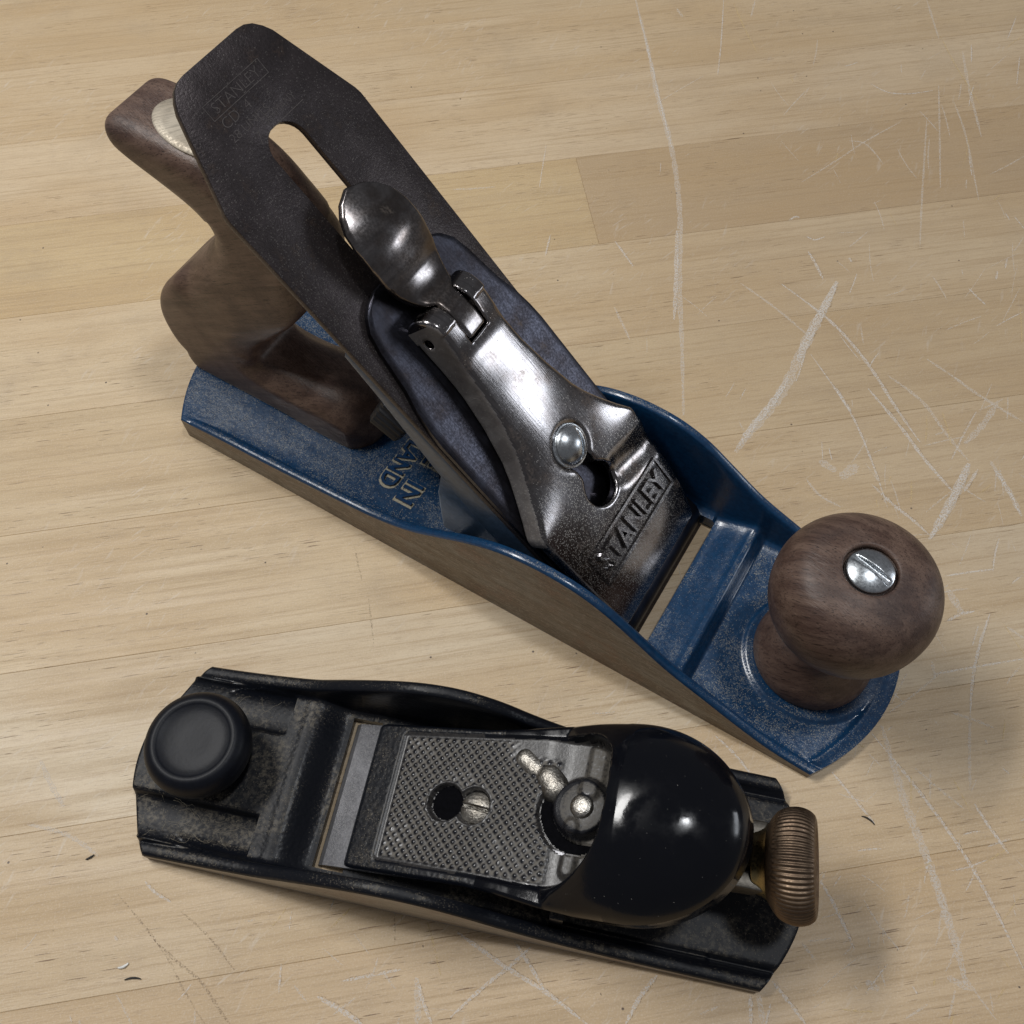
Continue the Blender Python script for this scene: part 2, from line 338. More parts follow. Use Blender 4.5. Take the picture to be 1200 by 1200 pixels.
def surfnet(f, lo, hi, h, newton=2):
    ax = [np.arange(lo[i], hi[i] + h, h) for i in range(3)]
    X, Y, Z = np.meshgrid(*ax, indexing='ij'); G = f(X, Y, Z).astype(float); ins = G < 0
    nx, ny, nz = G.shape
    cnt = np.zeros((nx - 1, ny - 1, nz - 1)); pos = np.zeros((nx - 1, ny - 1, nz - 1, 3))
    corners = [(i, j, k) for i in (0, 1) for j in (0, 1) for k in (0, 1)]
    sl = lambda c: tuple(slice(c[a], (G.shape[a] - 1) + c[a]) for a in range(3))
    for c in corners:
        for a in range(3):
            if c[a] == 0:
                d = list(c); d[a] = 1; A = G[sl(c)]; B = G[sl(d)]; m = (A < 0) != (B < 0)
                t = np.where(m, A / np.where(A == B, 1, A - B), 0)
                cnt += m
                for q in range(3): pos[..., q] += np.where(m, c[q] + (t if q == a else 0), 0)
    act = cnt > 0; idx = -np.ones(cnt.shape, int); idx[act] = np.arange(act.sum())
    I = np.argwhere(act); V = (I + pos[act] / cnt[act][:, None]) * h + np.array(lo)
    F = []
    for a in range(3):
        b, c = (a + 1) % 3, (a + 2) % 3
        s0 = [slice(None)] * 3; s1 = [slice(None)] * 3; s0[a] = slice(0, -1); s1[a] = slice(1, None)
        A = ins[tuple(s0)]; B = ins[tuple(s1)]; E = np.argwhere(A != B)
        E = E[(E[:, b] > 0) & (E[:, c] > 0) & (E[:, b] < G.shape[b] - 1) & (E[:, c] < G.shape[c] - 1)]
        def g(db, dc):
            Q = E.copy(); Q[:, b] -= db; Q[:, c] -= dc; return idx[Q[:, 0], Q[:, 1], Q[:, 2]]
        q = np.stack([g(1, 1), g(0, 1), g(0, 0), g(1, 0)], 1)
        fl = B[E[:, 0], E[:, 1], E[:, 2]]
        q[fl] = q[fl][:, ::-1]; F.append(q)
    F = np.vstack(F)
    e = h * .3
    for _ in range(newton):
        v0 = f(V[:, 0], V[:, 1], V[:, 2]); g = np.zeros_like(V)
        for a in range(3):
            D = np.zeros(3); D[a] = e
            g[:, a] = (f(*(V + D).T) - f(*(V - D).T)) / (2 * e)
        st = v0[:, None] * g / np.maximum((g ** 2).sum(1), .05)[:, None]
        ln = np.linalg.norm(st, axis=1); st *= np.minimum(1, h * .5 / np.maximum(ln, 1e-9))[:, None]
        V = V - st
    return V, F.tolist()
def smax(a, b, k): h = np.maximum(k - np.abs(a - b), 0) / k; return np.maximum(a, b) + h * h * k / 4
def smin(a, b, k): return -smax(-a, -b, k)
def sstep(x, a, b): t = np.clip((x - a) / (b - a), 0, 1); return t * t * (3 - 2 * t)
def seg2(px, py, a, b):
    ax, ay = a; bx, by = b; d = (bx - ax) ** 2 + (by - ay) ** 2
    t = np.clip(((px - ax) * (bx - ax) + (py - ay) * (by - ay)) / d, 0, 1)
    return np.hypot(px - ax - t * (bx - ax), py - ay - t * (by - ay))
def polysdf(px, pz, P):
    P = np.asarray(P, float); d = np.full(px.shape, 1e9); ins = np.zeros(px.shape, bool)
    for i in range(len(P)):
        a = P[i]; b = P[(i + 1) % len(P)]; d = np.minimum(d, seg2(px, pz, a, b))
        c = ((a[1] > pz) != (b[1] > pz)) & (px < (b[0] - a[0]) * (pz - a[1]) / ((b[1] - a[1]) or 1e-9) + a[0])
        ins ^= c
    return np.where(ins, -d, d)
def text_mesh(body, height, depth, width=None, bold=.0, shear=0., spacing=1., line=1.):
    cu = bpy.data.curves.new('txt', 'FONT'); cu.body = body; cu.align_x = 'CENTER'; cu.align_y = 'CENTER'
    cu.size = 1; cu.extrude = .5; cu.offset = bold; cu.shear = shear; cu.space_character = spacing; cu.space_line = line; cu.resolution_u = 3
    o = bpy.data.objects.new('txt', cu); COL.objects.link(o); bpy.context.view_layer.update()
    me = o.to_mesh(); V = np.array([v.co[:] for v in me.vertices]); F = [list(p.vertices) for p in me.polygons]
    o.to_mesh_clear(); bpy.data.objects.remove(o); bpy.data.curves.remove(cu)
    mn, mx = V.min(0), V.max(0); V -= (mn + mx) / 2
    sy = height / (mx[1] - mn[1]); sx = sy if width is None else width / (mx[0] - mn[0])
    V[:, 0] *= sx; V[:, 1] *= sy; V[:, 2] = np.where(V[:, 2] > 0, depth, 0); return V, F
def tube(P, r, seg=6):
    P = np.asarray(P, float); V = []; F = []
    rr = r if hasattr(r, '__len__') else [r] * len(P)
    for i, p in enumerate(P):
        t = P[min(i + 1, len(P) - 1)] - P[max(i - 1, 0)]; t /= np.linalg.norm(t) + 1e-9
        u = np.cross(t, (0, 0, 1.)) if abs(t[2]) < .9 else np.cross(t, (1., 0, 0)); u /= np.linalg.norm(u); w = np.cross(t, u)
        for j in range(seg):
            a = 2 * math.pi * j / seg; V.append(p + rr[i] * (math.cos(a) * u + math.sin(a) * w))
    for i in range(len(P) - 1):
        for j in range(seg):
            a = i * seg + j; b = i * seg + (j + 1) % seg; F.append((a, a + seg, b + seg, b))
    F.append(list(range(seg))); F.append([(len(P) - 1) * seg + j for j in range(seg)][::-1])
    return np.array(V), F

# ------------------------------------------------------------------ workbench top
top = bpy.data.objects.new('workbench_top', None); COL.objects.link(top)
top['kind'] = 'structure'; top['label'] = 'scratched pale maple butcher block workbench top'; top['category'] = 'workbench top'
TH = math.radians(40); top.rotation_euler = (0, 0, TH)
vs = [-340, -286, -238, -192, -148.5, -101, -54, -8.5, 37, 84, 130.5, 177, 224, 270, 330]
tones = [(.60, .47, .32), (.56, .43, .28), (.58, .45, .31), (.60, .48, .34), (.64, .54, .41), (.62, .50, .35), (.60, .48, .34), (.63, .51, .36), (.58, .45, .29), (.50, .38, .24), (.58, .46, .32), (.55, .43, .29), (.57, .46, .32), (.56, .44, .30)]
ends = {8: [132.5], 9: [-190, 395], 5: [268], 6: [-140], 4: [300], 10: [-130], 11: [330]}
bt = {(8, 0): (.57, .44, .27), (8, 1): (.49, .37, .24), (9, 1): (.62, .50, .36), (6, 1): (.58, .46, .31), (5, 1): (.50, .38, .25)}
for i in range(len(vs) - 1):
    cuts = [-520] + ends.get(i, []) + [700]
    for k in range(len(cuts) - 1):
        u0, u1, v0, v1 = cuts[k] + .015, cuts[k + 1] - .015, vs[i] + .015, vs[i + 1] - .015
        c = .13; dz = random.uniform(-.02, 0)
        V = [(u0, v0, -38), (u1, v0, -38), (u1, v1, -38), (u0, v1, -38), (u0, v0, dz - c), (u1, v0, dz - c), (u1, v1, dz - c), (u0, v1, dz - c),
             (u0 + c, v0 + c, dz), (u1 - c, v0 + c, dz), (u1 - c, v1 - c, dz), (u0 + c, v1 - c, dz)]
        F = [(0, 3, 2, 1), (0, 1, 5, 4), (1, 2, 6, 5), (2, 3, 7, 6), (3, 0, 4, 7), (4, 5, 9, 8), (5, 6, 10, 9), (6, 7, 11, 10), (7, 4, 8, 11), (8, 9, 10, 11)]
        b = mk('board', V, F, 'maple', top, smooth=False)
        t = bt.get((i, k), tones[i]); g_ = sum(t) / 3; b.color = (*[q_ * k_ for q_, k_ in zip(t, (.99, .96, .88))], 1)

# scratches: worn ribbons lying on the boards (world millimetres)
CX, CY, CZ = 190.0, -129.5, 273.2
def w(px, py, z=0.03):
    d = np.array(RM) @ np.array([(px - 600) / 1148.42, (600 - py) / 1148.42, -1.]); t = (z - CZ) / d[2]
    return np.array([CX + t * d[0], CY + t * d[1], z])
M['chalk'] = m_chalk('chalky_scratch', (.82, .78, .72), .40, .58)
M['chalkfaint'] = m_chalk('faint_scuff', (.80, .74, .65), .40, .48)
M['darkscr'] = m_chalk('dark_scratch_and_edge_shade', (.26, .19, .13), .46, .42)
M['yellscr'] = m_chalk('yellow_scratch', (.75, .58, .30), .42, .6)
SCR = [
 ('f', 7, [(745, 0), (760, 60), (770, 110), (785, 165), (793, 210), (797, 260), (796, 330), (799, 400), (801, 487)]),
 ('c', 3, [(747, 10), (762, 70), (775, 125), (788, 175)]), ('c', 5, [(793, 270), (792, 330), (790, 375)]),
 ('c', 9, [(981, 330), (965, 362), (945, 400), (935, 425)]), ('f', 12, [(981, 330), (965, 362), (945, 400), (922, 450), (905, 475), (880, 505), (862, 530)]), ('c', 7, [(925, 440), (905, 472), (880, 502), (866, 522)]),
 ('c', 4, [(916, 333), (968, 372), (1000, 405), (1025, 438), (1050, 478), (1078, 518)]), ('c', 4, [(1017, 455), (1055, 500), (1085, 540), (1122, 582)]),
 ('f', 3, [(868, 332), (910, 362), (955, 400)]), ('c', 2.4, [(950, 415), (985, 465), (1005, 500), (1025, 550), (1040, 595)]), ('c', 4, [(980, 455), (990, 472), (997, 482)]),
 ('c', 7, [(1135, 543), (1118, 582), (1089, 632)]), ('f', 10, [(1136, 543), (1118, 582), (1092, 628)]), ('c', 3.5, [(1146, 550), (1130, 576)]), ('c', 3.6, [(947, 295), (955, 308), (965, 328)]),
 ('c', 2.2, [(1020, 98), (1040, 108), (1065, 110), (1093, 106)]), ('c', 2, [(848, 0), (845, 50), (841, 88)]), ('y', 2, [(860, 4), (872, 32), (887, 62)]), ('y', 2, [(1102, 42), (1120, 77), (1148, 122)]),
 ('f', 2.4, [(940, 213), (985, 185), (1015, 165), (1055, 143)]), ('f', 2.6, [(995, 165), (1015, 169), (1035, 192)]), ('c', 3.4, [(1022, 568), (1045, 590), (1068, 608), (1088, 626)]), ('f', 3, [(945, 562), (960, 580), (985, 594)]),
 ('c', 3.6, [(1165, 550), (1180, 572), (1196, 603)]), ('f', 6, [(1160, 540), (1182, 575), (1197, 605)]), ('c', 2, [(1108, 675), (1140, 670), (1166, 667)]), ('c', 3, [(1160, 719), (1148, 756), (1140, 794), (1137, 835)]), ('f', 3, [(1137, 835), (1136, 880), (1137, 925)]),
 ('c', 3, [(1110, 728), (1125, 720), (1142, 716)]), ('c', 3, [(1022, 860), (1045, 888), (1065, 912), (1088, 942), (1112, 975), (1135, 1010), (1155, 1045), (1177, 1088), (1199, 1135)]),
 ('f', 8, [(1033, 850), (1048, 900), (1062, 945), (1080, 990), (1095, 1030), (1110, 1075), (1125, 1125), (1132, 1155)]), ('f', 5, [(1085, 1000), (1102, 1050), (1115, 1090)]), ('c', 2.4, [(975, 905), (1000, 935), (1025, 965)]),
 ('c', 3, [(962, 1033), (980, 1065), (1001, 1112)]), ('c', 3, [(905, 1150), (925, 1175), (944, 1200)]), ('c', 3.4, [(879, 1166), (880, 1200)]), ('f', 5, [(889, 1166), (894, 1200)]), ('c', 3, [(1142, 942), (1160, 970), (1182, 1000)]),
 ('c', 2.4, [(838, 862), (862, 885), (880, 908)]), ('c', 3.5, [(535, 1092), (560, 1110), (595, 1135), (640, 1163), (690, 1202)]), ('c', 3, [(622, 1110), (600, 1130), (565, 1158), (528, 1192)]), ('c', 3, [(603, 1103), (620, 1130), (638, 1160)]),
 ('c', 3, [(490, 1150), (496, 1175), (506, 1200)]), ('f', 6, [(488, 1145), (490, 1180), (488, 1200)]), ('c', 4, [(372, 1168), (400, 1184), (424, 1200)]), ('c', 2.6, [(400, 1150), (440, 1142), (470, 1136)]), ('c', 3.6, [(770, 1143), (750, 1168), (733, 1200)]),
 ('d', 2, [(138, 1048), (165, 1080), (195, 1120), (215, 1160), (240, 1200)]), ('d', 2.8, [(175, 1095), (205, 1125), (235, 1150), (258, 1185), (270, 1200)]), ('d', 2, [(212, 1068), (245, 1098), (275, 1137)]), ('c', 2.4, [(170, 1033), (182, 1046), (200, 1057)]),
 ('f', 4, [(32, 966), (70, 975), (95, 988), (115, 1003)]), ('d', 1.8, [(415, 640), (424, 680)]), ('d', 1.8, [(432, 702), (438, 755)]), ('d', 1.6, [(462, 1073), (463, 1106)]), ('f', 5, [(47, 890), (60, 920), (75, 945)]),
 ('f', 4, [(1128, 60), (1135, 100), (1150, 160)]), ('f', 3, [(1086, 0), (1100, 45)]), ('f', 2.6, [(1086, 140), (1083, 190), (1080, 240), (1078, 290)]), ('f', 2.6, [(1100, 100), (1101, 150), (1102, 220)]), ('f', 2.6, [(1118, 120), (1132, 160), (1147, 235)]),
 ('f', 4, [(1115, 440), (1150, 465), (1200, 495)]), ('f', 3, [(1085, 420), (1130, 450)]), ('f', 7, [(1170, 470), (1150, 500), (1130, 520)]), ('f', 4, [(1040, 440), (1080, 470), (1110, 510), (1135, 540)]),
 ('c', 2.4, [(1135, 338), (1145, 348), (1156, 358)]), ('c', 2.6, [(925, 258), (932, 254), (937, 255)]), ('c', 2.4, [(945, 277), (955, 281), (967, 277)]), ('c', 2.6, [(1167, 328), (1169, 318)]), ('c', 2.4, [(1178, 314), (1180, 303)]),
 ('c', 3, [(995, 302), (998, 307)]), ('f', 10, [(975, 640), (1000, 650)]), ('f', 12, [(985, 560), (1005, 545)]), ('f', 9, [(960, 540), (980, 552)]), ('c', 1.6, [(640, 170), (632, 220)]), ('c', 2.4, [(645, 275), (639, 300)]), ('c', 2.6, [(721, 283), (742, 312)]), ('f', 3, [(720, 360), (738, 398)]), ('f', 3, [(530, 222), (555, 221), (580, 219)]),
 ('f', 4, [(800, 20), (793, 10)]), ('f', 3, [(1180, 735), (1200, 748)]), ('f', 8, [(1110, 690), (1128, 720)]), ('c', 2, [(1095, 790), (1140, 782), (1200, 772)]), ('f', 3, [(1092, 775), (1096, 795)]), ('f', 3, [(1115, 835), (1140, 843), (1165, 853)]), ('f', 2.5, [(1072, 900), (1095, 920), (1130, 948)]),
 ('f', 6, [(1110, 1145), (1140, 1160)]), ('f', 7, [(1015, 1150), (1030, 1160)]), ('f', 3, [(940, 1105), (955, 1125)]), ('f', 3, [(885, 0), (880, 20)]),
]
R = random.Random(3)
for k in range(260):
    x = 1200 - abs(R.gauss(0, 200)); y = R.uniform(40, 1190)
    if R.random() < .25: x = R.uniform(0, 1200); y = R.uniform(1000, 1195)
    a = R.choice([R.gauss(1.05, .25), R.gauss(-.3, .3), R.gauss(1.6, .2), R.gauss(-1.0, .3)]); L = R.uniform(6, 46) * (1 if R.random() < .8 else 1.8)
    c = R.uniform(-.15, .15); P = [(x + L * t * math.cos(a + c * t), y + L * t * math.sin(a + c * t)) for t in (0, .33, .66, 1)]
    SCR.append((R.choice('ffcffcy'), R.uniform(.8, 2.1), P))
def ribbons(kinds, matk, zoff, shift=0., wscale=1.):
    parts = []
    for kd, wd, P in SCR:
        if kd != kinds: continue
        C_ = catmull([w(*q)[:2] for q in P], 6); n = len(C_)
        V = []; F = []; hw = wd / 3.55 / 2; hw0 = hw; hw = hw * wscale
        for i in range(n):
            t = C_[min(i + 1, n - 1)] - C_[max(i - 1, 0)]; t /= np.linalg.norm(t) + 1e-9; nn = np.array([-t[1], t[0]])
            taper = min(1, .35 + 3 * min(i, n - 1 - i) / n) * (1 + .25 * math.sin(i * 2.3 + wd))
            for sgn in (-1, 1): V.append((*(C_[i] + sgn * nn * hw * taper + nn * shift * (hw0 * taper + .12)), zoff + .0008 * len(parts) % .02))
        for i in range(n - 1): F.append((2 * i, 2 * i + 2, 2 * i + 3, 2 * i + 1))
        parts.append((V, F))
    V, F = join(parts); c, s = math.cos(-TH), math.sin(-TH); V2 = V.copy()
    V2[:, 0] = c * V[:, 0] - s * V[:, 1]; V2[:, 1] = s * V[:, 0] + c * V[:, 1]
    mk('scratch_marks', V2, F, matk, top, smooth=False, kind='stuff')
ribbons('c', 'darkscr', .008, 1., .32); ribbons('f', 'chalkfaint', .035); ribbons('c', 'chalk', .05); ribbons('d', 'darkscr', .075); ribbons('y', 'yellscr', .10)  # first call paints a shaded edge beside each chalky scratch, for depth

# ================================================================== BENCH PLANE
HP = 'worn tools'
ORG = np.array([112., 0, 0])
bp = thing('bench_plane', 'long blue-bodied bench plane with brown wooden handle and knob, tall dark blade', 'bench plane', (.112, 0, 0))
WB = 31.7
PX = np.array([-12, 0, 5.9, 18.9, 36.3, 53.5, 66.7, 80, 92.5, 104, 114, 122, 130, 139, 148, 156, 165, 175, 190, 201, 210, 218, 226, 236])
PZ = np.array([9.2, 9.4, 9.9, 11.1, 12.0, 13.4, 14.6, 16.4, 20.7, 27.6, 33.8, 37.6, 39.6, 40.0, 38.6, 35.2, 29.0, 21.8, 14.2, 8.9, 5.6, 4.2, 3.7, 3.6])
def spline_eval(px, pz, x):
    m = np.gradient(pz, px); i = np.clip(np.searchsorted(px, x) - 1, 0, len(px) - 2)
    h = px[i + 1] - px[i]; t = np.clip((x - px[i]) / h, 0, 1)
    return (2*t**3-3*t**2+1)*pz[i] + (t**3-2*t**2+t)*h*m[i] + (-2*t**3+3*t**2)*pz[i+1] + (t**3-t**2)*h*m[i+1]
MX0, MX1, MY = 153.0, 166.4, 25.4
def body_mesh(name, x0, x1, sag0, sag1, Wd, hfun, mouth, mats, parent, step=.55, ydense=(5.2, .22), mid=.75, ramp=26.):
    mx0, mx1, my = mouth
    us = np.arange(x0, x1 + 1e-6, step); us = us[(np.abs(us - mx0) > .35) & (np.abs(us - mx1) > .35)]
    us = np.sort(np.concatenate([us, [mx0 - .02, mx0, mx1, mx1 + .02]]))
    ye = np.concatenate([np.arange(0, Wd - ydense[0], mid), np.arange(Wd - ydense[0], Wd + 1e-6, ydense[1])])
    ye = ye[np.abs(ye - my) > .2]; ye = np.sort(np.concatenate([ye, [my, my + .02, Wd]])); ye = ye[np.concatenate([[True], np.diff(ye) > 1e-3])]
    ys = np.concatenate([-ye[::-1][:-1], ye])
    U, Y = np.meshgrid(us, ys, indexing='ij')
    e0 = 1 - sstep(U, x0, x0 + ramp); e1 = sstep(U, x1 - ramp, x1)
    X = U + e0 * sag0 * (Y / Wd) ** 2 - e1 * sag1 * (Y / Wd) ** 2
    d0 = (U - x0); d1 = (x1 - U)
    Z = hfun(X, Y, d0, d1)
    inm = (U >= mx0 - 1e-6) & (U <= mx1 + 1e-6) & (np.abs(Y) <= my + 1e-6)
    Z = np.where(inm, .15, Z)
    nu, ny = U.shape; V = np.stack([X, Y, Z], -1).reshape(-1, 3); idx = np.arange(nu * ny).reshape(nu, ny)
    q = np.stack([idx[:-1, :-1], idx[1:, :-1], idx[1:, 1:], idx[:-1, 1:]], -1).reshape(-1, 4)
    keep = ~(inm[:-1, :-1] & inm[1:, :-1] & inm[1:, 1:] & inm[:-1, 1:]).reshape(-1)
    F = q[keep].tolist(); Uf = U[:-1, :-1].reshape(-1)[keep]; Yf = Y[:-1, :-1].reshape(-1)[keep]
    fm = np.where((np.abs(Uf - mx1) < .01) & (np.abs(Yf) < my), 1, 0).tolist()
    # machined side wall, its own vertices so the arris stays crisp
    loop = list(idx[:, 0]) + list(idx[-1, 1:]) + list(idx[::-1, -1][1:]) + list(idx[0, ::-1][1:-1])
    L = V[loop]; n = len(L); k = len(V); B = L.copy(); B[:, 2] = .05
    c = np.array([(x0 + x1) / 2, 0, 0]); 
    V = np.vstack([V, L, B]); 
    nside = 2 * (nu - 1) + 2 * (ny - 1)
    for i in range(n):
        j = (i + 1) % n; F.append((k + i, k + n + i, k + n + j, k + j)); 
        xm_ = abs(L[i, 1]) > Wd - .01 and abs(L[j, 1]) > Wd - .01
        fm.append(1 if xm_ else 0)
    # the sole: left open at the mouth
    kb = len(V); SV = np.stack([X, Y, np.full_like(X, .05)], -1).reshape(-1, 3); V = np.vstack([V, SV]); sq = (q[keep] + kb)[:, ::-1]
    F += sq.tolist(); fm += [1] * len(sq)
    return mk(name, V, F, mats, parent, True, fm, sharp=50)
def h_bench(X, Y, d0, d1):
    a = WB - np.abs(Y); prof = spline_eval(PX, PZ, X)
    arc = X - (107 - .9 * np.maximum(0, Y + 22) ** 1.0) if False else None
    # rear deck ends along a rounded front edge
    ax = np.abs(Y); deckend = 103.5 - 1.15 * np.maximum(0, 21.5 - ax) * sstep(21.5 - ax, 0, 6) ; deckend = np.maximum(deckend, 84)
    z = 4.6 + (9.6 - 4.6) * (1 - sstep(X, deckend - .9, deckend + .9))
    z = np.where(X > 166, 3.3 + 3.8 * sstep(X, 165.5, 178.2), z)
    z = z + .9 * np.exp(-((X - 178.6) / 1.7) ** 2) * (X > 166)
    z = np.where(X > 178.6, 3.2 + (z - 3.2) * (1 - sstep(X, 179.2, 182.6)), z)
    r = np.hypot(X - 209.5, Y - .3)
    z = z + 1.0 * (1 - sstep(r, 19.0, 20.3))
    # rails
    wall = np.maximum(prof, z * 0 + prof)
    t = 1 - sstep(a, 2.7, 3.9)
    railtop = prof - .55 * np.clip((a - 1.3) / 1.5, -1, 1.3) ** 2
    zr = z + np.maximum(railtop - z, 0) * t
    zr = zr + np.where(True, np.clip((prof - z - 1) / 8, 0, 1) * 1.6 * np.exp(-np.maximum(a - 3.9, 0) / 1.3) * (1 - t), 0)
    # end rims
    rim0 = (1 - sstep(d0, 3.0, 5.4)) ; zr = np.where(d0 < 8, np.maximum(zr, zr + (np.minimum(prof, 11) + .1 - zr) * rim0), zr)
    rimt = 1 - sstep(d1, 4.6, 6.4); zt_ = 4.4 - 1.2 * (1 - sstep(d1, 0, 5))
    zr = np.where(d1 < 8, zr + (np.maximum(zt_, 3.0) - zr) * rimt * (1 - t), zr)
    edge = np.minimum(np.minimum(a, d0), d1); zr = zr - .45 * (1 - np.clip(edge / .5, 0, 1)) ** 2
    return zr
body = body_mesh('body', -10.5, 234.2, 11.5, 11.3, WB, h_bench, (MX0, MX1, MY), ['blue', 'side'], bp)

# raised cast lettering on the rear deck
ta, fa = text_mesh("MADE   IN", 5.8, .85, width=36.5, bold=.018); tb_, fb_ = text_mesh("ENGLAND", 5.8, .85, width=31.5, bold=.018)
ta[:, 1] += 4.2; ta[:, 0] -= .2; tb_[:, 1] -= 4.1; tv, tf = join([(ta, fa), (tb_, fb_)])
# reading direction -y, up = +x ; verts (a, b, n)
TV = np.stack([76.9 + tv[:, 1], -2.4 - tv[:, 0], 9.5 + tv[:, 2]], 1)
LETTER = (TV, tf)

# blade frame: s up the blade from its tip, y across, n normal to its face
T1 = math.radians(46.2); XM, ZT = 161.8, 1.13
def bf(V):
    V = np.asarray(V, float); s, y, n = V[:, 0], V[:, 1], V[:, 2]
    return np.stack([XM - s * math.cos(T1) + n * math.sin(T1), y, ZT + s * math.sin(T1) + n * math.cos(T1)], 1)
# (s, y, n) is left-handed against world: faces are flipped by fb()
def fb(F): return [list(q)[::-1] for q in F]

# frog casting
fr = [(5, -2.25), (60, -2.25), (117.5, -2.25), (119.5, -3.4), (118.5, -5.0), (105, -6.6), (77, -11.5), (52, -14), (26, -14)]
frw = [(XM - s * math.cos(T1) + n * math.sin(T1), ZT + s * math.sin(T1) + n * math.cos(T1)) for s, n in fr]
def prism(poly, y0, y1, bev=.0):
    V, F = plate([(a, b) for a, b in poly], y0, y1, bev=bev); V = V[:, [0, 2, 1]]; return V, [list(q)[::-1] for q in F]
def ccw(P):
    A = sum(P[i][0] * P[(i + 1) % len(P)][1] - P[(i + 1) % len(P)][0] * P[i][1] for i in range(len(P))); return P if A > 0 else P[::-1]
v1 = prism(ccw(frw), -24.6, 24.6, .7)
base = [(96, 4.7), (150, 4.7), (152, 8), (108, 50), (100, 52), (96, 30)]
v2 = prism(ccw(base), -21.0, 21.0, .8)
mk('frog', *join([v1, v2]), 'frog', bp, True, sharp=35)
mk('frog_shade_fill', *prism(ccw([(97, 9.3), (112, 9.3), (110, 44), (100, 55), (92, 62), (90, 58)]), -9, 12, .6), 'plastic', bp, True, sharp=35)  # added near-black block, stands in for the shade seen behind the handle

# cutting iron
def halfout(pts):   # pts: (s, halfwidth) from tip to top, closed to both sides
    return [(s, y) for s, y in pts] + [(s, -y) for s, y in pts[::-1] if y > 0]
def arc(cx, cy, r, a0, a1, n):
    return [(cx + r * math.cos(math.radians(a0 + (a1 - a0) * i / n)), cy + r * math.sin(math.radians(a0 + (a1 - a0) * i / n))) for i in range(n + 1)]
ir = [(-1.5, 25.0), (158.6, 25.0), (160.4, 24.6)] + [(181.2, 16.4), (183.2, 15.0), (184.9, 13.2), (185.8, 11.2), (186.1, 9.0)]
slot = arc(160.9, .0, 5.6, 90, -90, 14) + [(62, -5.5)] + arc(56, .1, 10, -60, -300, 16) + [(62, 5.5)]
V, F = plate(halfout(ir), -2.1, 0, holes=[slot], bev=.28)
V[:, 0] += np.where((V[:, 2] < -1) & (V[:, 0] < 5), 2.0, 0)
mk('blade', bf(V), fb(F), 'iron', bp, True, sharp=35)
blade = bp.children[-1] if False else None
# stamped maker's marks: fine raised burrs of the stamping on the blade
def on_blade(vf, s0, y0, n0, ang=0.):
    v, f = vf; c, s_ = math.cos(ang), math.sin(ang); a = c * v[:, 0] - s_ * v[:, 1]; b = s_ * v[:, 0] + c * v[:, 1]
    # reading direction +y, letters up = +s
    return bf(np.stack([s0 + b, y0 + a, n0 + v[:, 2]], 1)), fb(f)
def frame(x0, x1, y0, y1, t, d):
    return join([box(x0, x1, y0, y0 + t, 0, d), box(x0, x1, y1 - t, y1, 0, d), box(x0, x0 + t, y0 + t, y1 - t, 0, d), box(x1 - t, x1, y0 + t, y1 - t, 0, d)])
st = []
for body_, hgt, wd, s0, y0 in [("STANLEY", 2.3, 15.5, 177.2, -1.5), ("CD  4", 2.3, 9, 173.6, -5.5), ("28 UNITS", 1.9, 13, 170.4, -4.4), ("GERMANY", 1.9, 11.5, 168.6, 3.8)]:
    V, F = text_mesh(body_, hgt, .035, width=wd, bold=-.018); st.append(on_blade((V, F), s0, y0, .0))
st.append(on_blade(frame(-9.6, 9.6, -1.9, 1.9, .16, .03), 177.2, -1.5, 0)); st.append(on_blade(box(-6.5, 7, -.08, .08, 0, .03), 166.4, 3.6, 0)); st.append(on_blade(box(-1.6, 1.6, -.08, .08, 0, .03), 166.9, -4.8, 0, 1.1))
M['blueclean'] = m_plain('clean_blue_enamel', (.004, .034, .10), .25, 0, .05, .8)
M['stamp'] = m_plain('worn_stamping', (.12, .105, .10), .45, .6)
M['dusthalo'] = m_chalk('dust_round_letters', (.44, .40, .30), .34, .85)
ha, hf = text_mesh("MADE   IN", 6.9, .06, width=38.2, bold=.085); hb, hg = text_mesh("ENGLAND", 6.9, .06, width=33.2, bold=.085)
ha[:, 1] += 4.2; ha[:, 0] -= .2; hb[:, 1] -= 4.1; ha[:, 2] += .012; hv, hf = join([(ha, hf), (hb, hg)])
mk('lettering_dust', np.stack([76.9 + hv[:, 1], -2.4 - hv[:, 0], 9.62 + hv[:, 2]], 1), hf, 'dusthalo', bp, smooth=False, kind='stuff')
mk('lettering', *LETTER, 'blueclean', bp, smooth=False)
mk('stamping', *join(st), 'stamp', bp, False)

# cap iron (chip breaker)
co_ = [(1.2, 24.9), (40, 24.9), (86, 24.8), (91, 24.4), (97, 23.4), (103, 21.6), (109, 20.6), (114, 19.8), (119, 18.4), (122.5, 15.8), (124.6, 12.0), (125.5, 7.0)]
def dens(P, st=2.5):
    out = []
    for i in range(len(P) - 1):
        a, b = np.array(P[i]), np.array(P[i + 1]); m = max(1, int(np.hypot(*(b - a)) / st))
        out += [tuple(a + (b - a) * k / m) for k in range(m)]
    return out + [P[-1]]
sx = np.concatenate([np.arange(.2, 3, .4), np.arange(3.0, 26, .8), np.arange(26, 88, 4.), np.arange(88, 125.6, 1.)]); hw = np.interp(sx, [p[0] for p in co_], [p[1] for p in co_])
def hump(s): return .25 + 1.75 * sstep(s, 26, 40) + 4.0 * np.exp(-((s - 7.5) / 7.0) ** 2) * sstep(s, -.6, 3.0) + 1.75 * (1 - sstep(s, 26, 40)) * sstep(s, 8, 20)
tt = np.linspace(-1, 1, 41); Vc = []
